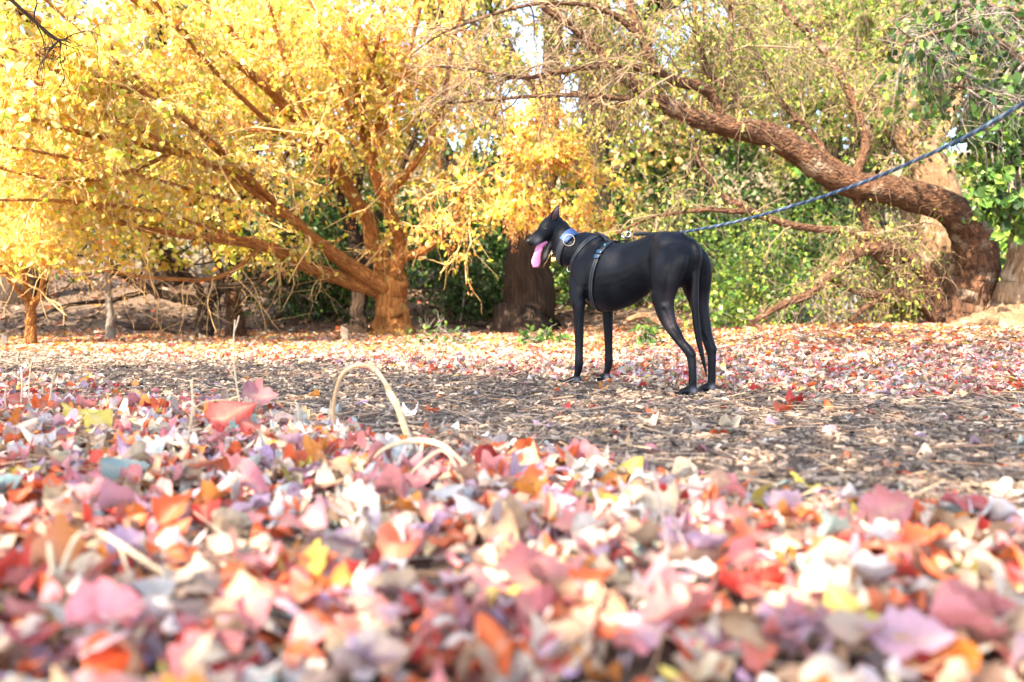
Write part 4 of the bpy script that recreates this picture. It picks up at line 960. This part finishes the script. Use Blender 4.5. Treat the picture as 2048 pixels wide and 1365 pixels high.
ca_ = dme.color_attributes.new('col', 'FLOAT_COLOR', 'POINT'); ca_.data.foreach_set('color', np.c_[col, np.ones(nv)].astype(np.float32).ravel())
dme.vertices.foreach_set('co', (co - DB).astype(np.float32).ravel()); dme.update()
dme.polygons.foreach_set('use_smooth', np.ones(len(dme.polygons), bool))
M_FUR, N, Lk = mat('short_black_coat'); b = N['Principled BSDF']
a = nd(N, 'ShaderNodeAttribute', attribute_name='col'); Lk.new(a.outputs['Color'], b.inputs['Base Color'])
b.inputs['Roughness'].default_value = .48; b.inputs['Specular IOR Level'].default_value = .14
b.inputs['Sheen Weight'].default_value = .01; b.inputs['Sheen Roughness'].default_value = .4
tc = nd(N, 'ShaderNodeTexCoord'); mp = nd(N, 'ShaderNodeMapping'); mp.inputs['Scale'].default_value = (260, 260, 60); Lk.new(tc.outputs['Object'], mp.inputs[0])
nz = nd(N, 'ShaderNodeTexNoise'); nz.inputs['Scale'].default_value = 1; nz.inputs['Detail'].default_value = 3; Lk.new(mp.outputs[0], nz.inputs['Vector'])
n3 = nd(N, 'ShaderNodeTexNoise'); n3.inputs['Scale'].default_value = 14; n3.inputs['Detail'].default_value = 3; Lk.new(tc.outputs['Object'], n3.inputs['Vector'])
b1 = nd(N, 'ShaderNodeBump'); b1.inputs['Strength'].default_value = .35; b1.inputs['Distance'].default_value = .012; Lk.new(n3.outputs[0], b1.inputs['Height'])
bp = nd(N, 'ShaderNodeBump'); bp.inputs['Strength'].default_value = .35; bp.inputs['Distance'].default_value = .002; Lk.new(nz.outputs[0], bp.inputs['Height'])
Lk.new(b1.outputs[0], bp.inputs['Normal']); Lk.new(bp.outputs[0], b.inputs['Normal'])
dme.materials.append(M_FUR)
bo = bpy.data.objects.new('body', dme); C.link(bo); bo.parent = dog
bvh = BVHTree.FromPolygons([Vector(v) for v in co], [tuple(p.vertices) for p in dme.polygons])

M_PINK = plain('tongue_skin', (.60, .17, .34), .32, 0, .5, .3, 90, .12)
M_EARIN = plain('ear_skin', (.055, .030, .040), .6, 0, .3, .3, 120, .4)
M_BLACKN = plain('nose_leather', (.006, .006, .007), .4, 0, .3, .2, 300, .3)
M_EYE = plain('eye_glossy', (.006, .004, .003), .08, 0, .6)
M_TEETH = plain('tooth_enamel', (.62, .54, .40), .35)
M_NYLON = plain('black_webbing', (.010, .014, .022), .6, 0, .4, .5, 300, .3)
M_REFL = plain('grey_piping', (.075, .075, .08), .5)
M_COLLAR = plain('blue_collar_cloth', (.035, .075, .20), .6, 0, .4, .6, 180, .5)
M_STEEL = plain('polished_steel', (.72, .70, .66), .25, 1)
M_BRASS = plain('pale_brass', (.75, .62, .42), .28, 1)
M_BUCKLE = plain('buckle_plastic', (.012, .035, .075), .3, 0, .5)
M_TEAL = plain('teal_badge', (.22, .62, .60), .5)
M_YTAG = plain('yellow_tag_enamel', (.75, .55, .16), .4)
def dpart(name, acc, m, parent=dog, label=None):
    o = acc.obj(name, m, None, None); 
    V = np.zeros(len(o.data.vertices) * 3, np.float32); o.data.vertices.foreach_get('co', V); V = V.reshape(-1, 3) - DB.astype(np.float32)
    o.data.vertices.foreach_set('co', V.ravel()); o.data.update(); o.parent = parent
    if label: o['label'] = label
    return o
def ball(c, ax, ay, az, m=12):
    a = Acc(); th = np.linspace(-.99, .99, 9); rr = np.sqrt(1 - th ** 2)
    rings(a, [c + az * t_ for t_ in th], [ax * q for q in rr], [ay * q for q in rr], m); return a
# tongue
TP = [JC + JD * .0 + JN * .010, dpix(1084, 488, .145), dpix(1078, 500, .165), dpix(1074.5, 513, .172), dpix(1072, 526, .175), dpix(1071.5, 537, .175)]
TS = spline(np.array([np.append(p, w) for p, w in zip(TP, (.018, .019, .019, .021, .026, .015))]), 18)
tn = nrm(np.gradient(TS[:, :3], axis=0)); sx_ = nrm(np.array([.93, .30, 0])); sx_ = nrm(sx_ - tn * (sx_ * tn).sum(1, keepdims=True)); sy_ = np.cross(tn, sx_)
a = Acc(); rings(a, TS[:, :3], sx_ * TS[:, 3:], sy_ * .0065, 14); dpart('tongue', a, M_PINK, dog, 'long pink tongue lolling from the open mouth')
dpart('nose', ball(NOSE - F * .010 + HU * .004, HL * .0165, HU * .0150, F * .014), M_BLACKN)
for sgn in (1, -1):
    e = OCC + F * .098 * k_ + HU * .017 * k_ + HL * .0285 * k_ * sgn
    dpart('eye', ball(e, HL * .0105, HU * .0095, F * .012), M_EYE)
# inner ear, near side
pts, ax, bx = eL; a = Acc(); S_ = spline(np.c_[pts[:5], [.010, .015, .014, .010, .004]], 12); q = nrm(-V3 * 0 + np.array([.25, -1, 0]))
q2 = nrm(np.cross(np.gradient(S_[:, :3], axis=0), q))
rings(a, S_[:, :3] + q * .010, q2 * S_[:, 3:] * k_, np.repeat(q[None] * .004, 12, 0), 10); dpart('inner_ear', a, M_EARIN, dog, 'pinkish inner skin of the raised ear')
a = Acc()
for k in range(5):
    for sgn in (1, -1):
        c = JC + JD * (.045 + .012 * k) + JN * .014 + HL * (.019 - .0015 * k) * sgn
        rings(a, [c, c + JN * .006, c + JN * .012], [JD * .005, JD * .004, JD * .001], [HL * .003, HL * .0026, HL * .001], 6)
dpart('lower_teeth', a, M_TEETH)
# straps wrapped round the body
tb = Acc(); rings(tb, [dw(u, 0, (a + b) / 2) for u, a, b, w in TO], [V3 * w for u, a, b, w in TO], [Z3 * (a - b) / 2 for u, a, b, w in TO], 28)
tbvh = BVHTree.FromPolygons([Vector(v) for v in tb.V[0]], [tuple(int(i) for i in q) for q in tb.Q[0]])
def loop(center, e1, e2, a0=0, a1=2 * np.pi, n=60, off=.004, R=.5, tree=None):
    out = []
    for th in np.linspace(a0, a1, n):
        d = e1 * math.cos(th) + e2 * math.sin(th); o = center + d * R
        h = (tree or bvh).ray_cast(Vector(o), Vector(-d), R)
        if h[0] is not None: out.append((np.array(h[0]) + np.array(h[1]) * off, np.array(h[1])))
    p = np.array([q[0] for q in out]); nn = np.array([q[1] for q in out])
    for _ in range(3):
        p[1:-1] = p[1:-1] * .5 + (p[:-2] + p[2:]) * .25; nn[1:-1] = nn[1:-1] * .5 + (nn[:-2] + nn[2:]) * .25
    return p, nrm(nn)
def band(acc, p, nn, w, th=.003, shift=0.0):
    tn = nrm(np.gradient(p, axis=0)); s = nrm(np.cross(tn, nn)); rings(acc, p + s * shift, s * w / 2, nn * th / 2, 8, 5)
harness = bpy.data.objects.new('harness', None); C.link(harness); harness.parent = dog; harness['label'] = 'black webbing walking harness with grey piping'
def strap(p, nn, w):
    a = Acc(); band(a, p, nn, w); dpart('strap', a, M_NYLON, harness)
    a = Acc(); band(a, p + nn * .0006, nn, .0024, .003, w * .38); band(a, p + nn * .0006, nn, .0024, .003, -w * .38); dpart('piping', a, M_REFL, harness)
p1, n1_ = loop(dw(.235, 0, .56), nrm(Z3 - U3 * .24), V3, n=70, off=.006, tree=tbvh); strap(p1, n1_, .026)
e1 = nrm(U3 * .64 - Z3 * .77); p2, n2_ = loop(dw(.385, 0, .655), e1, V3, n=60); strap(p2, n2_, .024)
tp = np.array([dw(u, 0, .9) for u in np.linspace(.325, .11, 14)]); hit = [bvh.ray_cast(Vector(q), Vector((0, 0, -1)), .6) for q in tp]
p3 = np.array([np.array(h[0]) + np.array(h[1]) * .008 for h in hit]); n3_ = nrm(np.array([np.array(h[1]) for h in hit])); a = Acc(); band(a, p3, n3_, .030, .005); dpart('back_strap', a, M_NYLON, harness)
def near_on(p, target):
    return int(np.argmin(((p - target) ** 2).sum(1)))
for py, hgt in ((503, .020), (520, .020)):
    k = near_on(p1, dpix(1212 - (py - 490) * .3, py, .10)); tnk = nrm(p1[min(k + 1, 69)] - p1[k - 1]); s_ = np.cross(tnk, n1_[k])
    a = Acc(); v, q = box(0, 0, 0, 1, 1, 1); v = p1[k] + n1_[k] * .006 + v[:, :1] * tnk * hgt + v[:, 1:2] * s_ * .034 + v[:, 2:] * n1_[k] * .010; a.add(v, q)
    o = dpart('buckle', a, M_BUCKLE, harness); bv = o.modifiers.new('bevel', 'BEVEL'); bv.width = .003; bv.segments = 2
k = near_on(p1, dpix(1214, 489, .07)); a = ball(p1[k] + n1_[k] * .004, V3 * .008, Z3 * .008, n1_[k] * .003); dpart('badge', a, M_TEAL, harness)
def hoop(c, e1, e2, R, r, n=28, arc=2 * np.pi, a0=0):
    th = np.linspace(a0, a0 + arc, n); p = c + R * (np.cos(th)[:, None] * e1 + np.sin(th)[:, None] * e2)
    V, Q, T, bk = tube(p, r, 7, cap=True); a = Acc(); a.add(V, Q, T); return a
CL = dpix(1248, 470, 0); dpart('clip_ring', hoop(CL - Z3 * .004, U3, Z3, .013, .0022), M_STEEL, harness)
fr = p2[near_on(p2, dpix(1136, 528, .06))]; dpart('chest_ring', hoop(fr + V3 * .008, Z3, U3, .016, .0024), M_STEEL, harness)
# collar
cc = dpix(1141, 486, .045); ct = nrm(dpix(1120, 470, .05) - dpix(1165, 494, .03))
ce1 = nrm(np.cross(ct, V3)); ce1 = ce1 if ce1[2] > 0 else -ce1; ce2 = np.cross(ct, ce1)
pc, nc = loop(cc, ce1, ce2, n=70, off=.005, R=.2)
collar = Acc(); band(collar, pc, nc, .040, .005); co2 = dpart('collar', collar, M_NYLON, dog, 'wide collar with a blue cloth top')
pb, nb = loop(cc, ce1, ce2, -1.5, 1.5, n=50, off=.0075, R=.2); a = Acc(); band(a, pb, nb, .053, .005); dpart('collar_cloth', a, M_COLLAR, co2, 'blue glittering cloth cover of the collar')
k = near_on(pc, dpix(1143, 480, .12)); dpart('collar_ring', hoop(dpix(1139, 485, .04) + nrm(np.array([-.1, -1, 0])) * (.046 + abs((pc[k] - dpix(1142, 481, .04)) @ np.array([0, -1, 0]))), nrm(np.array([1, -.1, 0])), Z3, .029, .0019), M_BRASS, co2, 'large thin metal ring on the collar')
kb = int(np.argmin(pc[:, 2])); tg = dpix(1108, 512, .09)
dpart('tag_ring', hoop(tg, nrm(np.array([1, .2, 0])), Z3, .014, .0018), M_STEEL, co2)
dpart('tag_ring', hoop(tg + Z3 * .018 + U3 * .004, U3, Z3, .011, .0016), M_STEEL, co2)
a = Acc(); v, q = box(0, 0, 0, .028, .003, .022); a.add(v + tg - Z3 * .024, q); dpart('name_tag', a, M_YTAG, co2)

# ------------------------------------------------------------------ leash: twisted rope running to the right
leash = thing('leash', 'blue-grey twisted rope leash running from the harness off to the right', 'leash', tuple(CL))
LP = np.array([CL + [.012, 0, .002], at(1345, 467, 4.02), at(1372, 464, 3.93), at(1500, 437, 3.55), at(1700, 375, 3.02), at(1900, 290, 2.55), at(2048, 207, 2.25), at(2250, 80, 1.95)])
S_ = spline(LP, 420); ln = np.concatenate([[0], np.cumsum(np.linalg.norm(np.diff(S_, axis=0), axis=1))])
tn = nrm(np.gradient(S_, axis=0)); sv = nrm(np.cross(tn, Z3)); uv = np.cross(sv, tn)
M_ROPE1 = plain('rope_blue', (.05, .085, .15), .7, 0, .3, .5, 400, .3)
M_ROPE2 = plain('rope_pale', (.20, .25, .33), .7, 0, .3, .5, 400, .2)
m0 = ln > .30
for k in range(3):
    ph = ln * 2 * np.pi / .055 + k * 2.094
    p = (S_ + .0030 * (np.cos(ph)[:, None] * sv + np.sin(ph)[:, None] * uv))[m0]
    V, Q, T, bk = tube(p, .0043 if k else .0037, 7); a = Acc(); a.add(V, Q, T); a.obj('rope_strand', M_ROPE2 if k == 0 else M_ROPE1, leash, CL)
p = S_[ln < .34]; V, Q, T, bk = tube(p[10:], np.linspace(.0085, .0095, len(p) - 10), 10); a = Acc(); a.add(V, Q, T); a.obj('rubber_sleeve', M_NYLON, leash, CL)
a = hoop(CL + [.020, 0, .002], nrm(np.array([1, 0, .1])), Z3, .013, .003); a.obj('snap_hook', M_STEEL, leash, CL)

# ------------------------------------------------------------------ single fallen leaves
r = np.random.default_rng(77)
meshes = {}
for cn in LIT:
    if cn in ('brown', 'umber'): continue
    for k in range(7):
        V, Q, vein = leaf_template(['palmate', 'palmate', 'ovate', 'palmate', 'ovate', 'palmate', 'narrow'][k], r, .40)
        c = np.tile(np.array(LIT[cn]) * r.uniform(.85, 1.15), (len(V), 1)); edge = r.uniform(-1, 1, 3); f = np.clip(.5 + V @ edge, 0, 1)[:, None]
        alt = np.array(LIT[r.choice(['tan', 'pink', 'beige', 'vermilion', 'mauve'])]); bl = .08 if cn in ('yellow', 'grey-green') else .35; c = c * (1 - bl * f) + alt * bl * f
        # petiole
        pt = np.array([[-.44, 0, 0], [-.60, .02, .02], [-.80, .07, .05]]) + [0, 0, V[2, 2]]
        v2, q2, t2, _ = tube(pt, [.014, .011, .009], 4)
        me = make_mesh('fallen_leaf', np.vstack([V, v2]), np.vstack([Q, q2 + len(V)]), t2 + len(V), {'col': np.vstack([c, np.tile([.45, .25, .15], (len(v2), 1))]), 'vein': np.concatenate([vein, np.zeros(len(v2))]), 'lf': np.vstack([np.c_[V[:, 0], np.abs(V[:, 1]), 0 * V[:, 0]], np.tile([.5, 0, 0], (len(v2), 1))])})
        me.materials.append(M_LITTER); meshes[cn, k] = me
def zone(px, py):
    col_ = ['at the left edge', 'left of the arched stalk', 'under the arched stalk', 'below the front paws', 'below the hind paws', 'at the right edge'][int(np.clip(px // 342, 0, 5))]
    row = 'nearest the viewer' if py > 1230 else 'deep in the near drift' if py > 1110 else 'in the far drift' if py > 1000 else 'on the near path border' if py > 880 else 'beside the path'
    return col_, row
SHAPE = ['broad', 'lobed', 'oval', 'curled', 'smooth oval', 'wide', 'slender']
def fallen(px, py, cn, k, size, rot, dz=.03, label=None):
    g = ground_at(px, py)
    o = bpy.data.objects.new('fallen_leaf', meshes[cn, k]); C.link(o)
    o.location = (g[0], g[1], float(H(g[0], g[1])) + dz); o.scale = (size,) * 3; o.rotation_euler = rot
    c, rw = zone(px, py)
    o['label'] = label or f'{cn} {SHAPE[k]} fallen leaf {rw}, {c}'
    o['category'] = 'leaf'; o['group'] = 'large fallen leaves in the near drift'
pi = math.pi
# leaves that stand out
fallen(160, 862, 'yellow', 0, .125, (.7, .3, .9), .06, 'big crumpled yellow leaf standing by the left edge of the path')
fallen(198, 885, 'yellow', 3, .11, (.9, .5, -.5), .06, 'second yellow leaf, leaning against the big crumpled yellow one')
fallen(515, 830, 'pink', 1, .13, (1.2, .2, .4), .065, 'pink lobed leaf caught upright on the pale grass stalk')
fallen(465, 885, 'red', 3, .15, (1.0, -.3, .5), .085, 'crimson leaf propped below the leaf on the grass stalk')
fallen(510, 890, 'red', 0, .10, (.5, .5, .2), .05, 'red leaf propped under the crimson leaf')
fallen(242, 990, 'grey-green', 4, .105, (1.0, .2, .8), .06, 'pale grey-green oval leaf tilted up among pink leaves')
fallen(295, 880, 'pale', 4, .085, (.5, .1, 2.2), .03, 'pale bluish-white oval leaf right of the yellow leaves')
fallen(45, 830, 'red', 0, .13, (.6, .4, .2), .04, 'large dull red leaf left of the yellow leaves')
fallen(980, 935, 'mauve', 1, .10, (.4, .1, 1.6), .03, 'lilac lobed leaf right of the bent straw stalks')
fallen(1075, 1000, 'vermilion', 2, .085, (.5, .2, .1), .03, 'orange-red curled leaf on the near border below the front paws')
fallen(1505, 1040, 'yellow', 4, .075, (1.3, .2, .9), .04, 'round pale yellow leaf standing on edge below the hind paws')
fallen(1785, 1085, 'pink', 1, .10, (1.4, -.5, -.6), .06, 'pale pink leaf standing upright toward the right edge')
fallen(1075, 1215, 'pink', 0, .125, (1.0, -.3, .5), .04, 'large rosy leaf standing in the middle of the nearest drift')
fallen(720, 1352, 'red', 0, .06, (1.1, .1, .3), .045, 'small crimson leaf at the bottom edge of the picture')
fallen(1780, 942, 'orange', 2, .075, (.3, .2, .6), .02, 'bright orange leaf lying alone on the path toward the right')
fallen(1587, 816, 'red', 1, .085, (.4, .3, .5), .02, 'bright red leaf lying on the path right of the hind paws')
fallen(1206, 787, 'orange', 4, .075, (.2, .1, 1.7), .012, 'yellow-orange leaf on the path just behind the front paws')
fallen(1352, 798, 'orange', 2, .07, (.3, .2, .3), .015, 'yellow-orange leaf touching the left hind paw')
fallen(1118, 752, 'yellow', 4, .07, (.2, .1, 1), .015, 'small yellow leaf left of the front paws')
fallen(1768, 738, 'orange', 2, .09, (.4, .2, .1), .02, 'orange leaf in the red belt far right of the dog')
fallen(110, 1165, 'vermilion', 0, .10, (.3, .4, 1.1), .04); fallen(1810, 1160, 'vermilion', 1, .11, (.7, .1, .5), .05)
wn_ = {'pink': 2.6, 'mauve': 1.8, 'red': 1.0, 'vermilion': 2.2, 'orange': .7, 'tan': 1.6, 'beige': 1.9, 'pale': 1.8, 'yellow': .12, 'grey-green': .2}
nm = list(wn_); wp = np.array([wn_[k] for k in nm]); wp /= wp.sum()
cnt = 0
while cnt < 268:
    px, py = r.uniform(-20, 2068), 905 + 465 * r.uniform(0, 1) ** .8
    g = ground_at(px, py)
    if path_in(g[0], g[1]) > .35: continue
    cnt += 1
    up = r.uniform() < .09
    fallen(px, py, nm[r.choice(len(nm), p=wp)], int(r.integers(0, 7)), r.uniform(.05, .095), (r.normal(0, .27) + (1.0 if up else 0), r.normal(0, .27), r.uniform(-pi, pi)), r.uniform(.035, .06))

# ------------------------------------------------------------------ dry stalks and twigs standing in the drift
M_STRAW = plain('straw', (.62, .42, .24), .7, 0, .3, .4, 120, .25)
M_STRAWP = plain('straw_pale', (.58, .43, .28), .7, 0, .3, .4, 120, .2)
M_TWIG = plain('twig_bare', (.34, .26, .23), .8, 0, .2, .4, 90, .3)
def stalk(label, parts, m, name='dry_stalk', cat='grass stalk'):
    W0 = at(*parts[0][0][:3]); root = thing(name, label, cat, tuple(W0)) if len(parts) > 1 else None
    for P in parts:
        W = np.array([np.append(at(a, b, c), w * .40 * c / FPX) for a, b, c, w in P]); S = spline(W, max(14, 6 * len(P)))
        V, Q, T, bk = tube(S[:, :3], np.maximum(S[:, 3], .0019), 8, .12, flat=.85); a = Acc(); a.add(V, Q, T, bk=bk)
        if root is not None: a.obj('stem', m, root, W0)
        else: tag(a.obj(name, m, None, W0), label, cat)
stalk('arched dry straw stalk bent over like a hook in the foreground', [[(832, 915, 2.4, 20), (815, 870, 2.4, 18), (795, 815, 2.4, 16), (782, 790, 2.42, 19), (768, 762, 2.45, 10), (745, 735, 2.5, 12), (712, 731, 2.55, 12), (684, 752, 2.6, 12), (669, 800, 2.65, 11), (668, 845, 2.7, 10), (676, 880, 2.7, 9)],
      [(782, 790, 2.42, 15), (776, 778, 2.42, 12), (772, 770, 2.41, 5)]], M_STRAW)
stalk('yellowish bent straw stalks splayed below the arched stalk', [[(735, 925, 2.05, 9), (775, 895, 2.03, 11), (825, 882, 2.0, 12), (880, 890, 1.98, 12), (925, 925, 1.94, 11), (970, 970, 1.9, 9), (1000, 1015, 1.85, 8)],
      [(780, 1000, 1.85, 8), (825, 945, 1.87, 9), (882, 902, 1.9, 9), (915, 940, 1.87, 8), (935, 1000, 1.83, 7)], [(845, 886, 2.0, 8), (838, 940, 1.95, 7), (830, 1000, 1.9, 6)], [(905, 910, 1.95, 7), (890, 970, 1.9, 6), (880, 1015, 1.85, 6)], [(830, 905, 2.1, 10), (828, 890, 2.05, 10), (826, 884, 2.0, 9)]], M_STRAWP)
stalk('thin straw lying across the drift below the splayed stalks', [[(640, 1035, 1.7, 7), (760, 1020, 1.7, 8), (880, 1045, 1.66, 8), (960, 1060, 1.63, 6)]], M_STRAWP)
stalk('long blurred straw lying low toward the bottom right corner', [[(1500, 1240, 1.2, 9), (1640, 1215, 1.2, 11), (1800, 1250, 1.17, 10), (1900, 1275, 1.15, 7)]], M_STRAWP)
stalk('short straw leaning up below the hind paws', [[(1560, 1045, 1.65, 7), (1590, 1000, 1.66, 7), (1640, 975, 1.68, 5)]], M_STRAW)
stalk('pair of crossed straws at the right border of the path', [[(1700, 1000, 1.8, 6), (1800, 985, 1.82, 7), (1920, 1010, 1.78, 5)], [(1760, 1020, 1.76, 6), (1840, 985, 1.8, 6), (1890, 960, 1.83, 4)]], M_STRAW)
stalk('thin straw slanting over the leaves near the bottom centre', [[(860, 1260, 1.15, 9), (960, 1200, 1.2, 10), (1040, 1165, 1.24, 8), (1110, 1150, 1.27, 6)]], M_STRAWP)
stalk('tall thin pale grass stalk carrying the upright pink leaf', [[(486, 850, 3.0, 6), (478, 800, 3.0, 5), (470, 745, 3.0, 5), (467, 690, 3.0, 4), (470, 640, 3.0, 4)], [(470, 760, 3.0, 4), (455, 735, 3.0, 3), (437, 718, 3.0, 3)], [(468, 665, 3.0, 4), (475, 645, 3.0, 4), (478, 632, 3.0, 3)]], M_STRAWP)
stalk('straw stalk arching just left of the crimson leaf', [[(455, 865, 2.75, 5), (450, 820, 2.75, 7), (462, 800, 2.75, 7), (480, 793, 2.75, 5)], [(462, 800, 2.75, 4), (420, 803, 2.75, 4), (392, 815, 2.75, 4), (388, 850, 2.75, 3)]], M_STRAW)
stalk('thin leaning stalk left of the pale grass stalk', [[(352, 945, 2.2, 5), (372, 890, 2.2, 5), (385, 820, 2.2, 5), (383, 762, 2.2, 4)]], M_STRAWP)
stalk('tuft of short dry grass blades by the left edge of the path', [[(40, 830, 3.2, 5), (44, 780, 3.2, 5), (42, 735, 3.2, 3)], [(95, 830, 3.2, 4), (102, 785, 3.2, 5), (108, 740, 3.2, 3)], [(60, 830, 3.2, 4), (58, 770, 3.2, 4), (63, 722, 3.2, 2)], [(20, 850, 3.1, 4), (10, 800, 3.1, 4), (15, 760, 3.1, 2)]], M_STRAWP, 'grass_tuft')
stalk('short dry grass tuft right of the crimson leaf', [[(560, 880, 2.75, 5), (548, 840, 2.75, 6), (540, 820, 2.75, 4)], [(600, 865, 2.75, 4), (596, 820, 2.75, 4), (590, 800, 2.75, 3)], [(580, 885, 2.75, 6), (565, 860, 2.75, 5), (555, 845, 2.75, 3)], [(655, 860, 2.75, 4), (660, 830, 2.75, 4), (662, 800, 2.75, 3)]], M_STRAWP, 'grass_tuft')
stalk('blurred bare twig slanting down to the right in the near drift', [[(1305, 930, 1.45, 8), (1330, 1060, 1.3, 11), (1345, 1160, 1.2, 13), (1390, 1260, 1.12, 14), (1450, 1350, 1.04, 15)]], M_TWIG, 'bare_twig', 'twig')
stalk('blurred bare twig just right of the other slanting twig', [[(1330, 1000, 1.4, 8), (1375, 1110, 1.25, 11), (1405, 1230, 1.15, 12), (1425, 1345, 1.06, 13)]], M_TWIG, 'bare_twig', 'twig')
stalk('pale slanting stalk low in the near drift toward the right', [[(1640, 1050, 1.5, 7), (1690, 1120, 1.4, 8), (1730, 1190, 1.3, 8), (1725, 1290, 1.15, 8)]], M_STRAW)
stalk('blurred forked straw stalk in the near left corner', [[(100, 1360, 1.0, 40), (115, 1260, 1.05, 34), (110, 1180, 1.1, 20), (98, 1085, 1.15, 14)], [(110, 1180, 1.1, 14), (150, 1080, 1.15, 14), (190, 1065, 1.2, 14), (240, 1090, 1.2, 16), (330, 1150, 1.2, 14), (440, 1225, 1.18, 10), (520, 1260, 1.15, 6)], [(240, 1090, 1.2, 10), (255, 1140, 1.18, 9), (275, 1175, 1.16, 6)]], M_STRAWP)

same = {}
for o in scene.objects:
    if o.get('category') == 'leaf': same.setdefault(o['label'], []).append(o)
for lb, os_ in same.items():
    if len(os_) < 2: continue
    os_.sort(key=lambda o: o.location.y)
    nmz = ['the nearer', 'the farther'] if len(os_) == 2 else ['the nearest', 'the middle', 'the farthest'] if len(os_) == 3 else ['the nearest', 'second nearest', 'third nearest', 'the farthest', 'the far fifth']
    for o, w in zip(os_, nmz): o['label'] = f'{lb}, {w}'
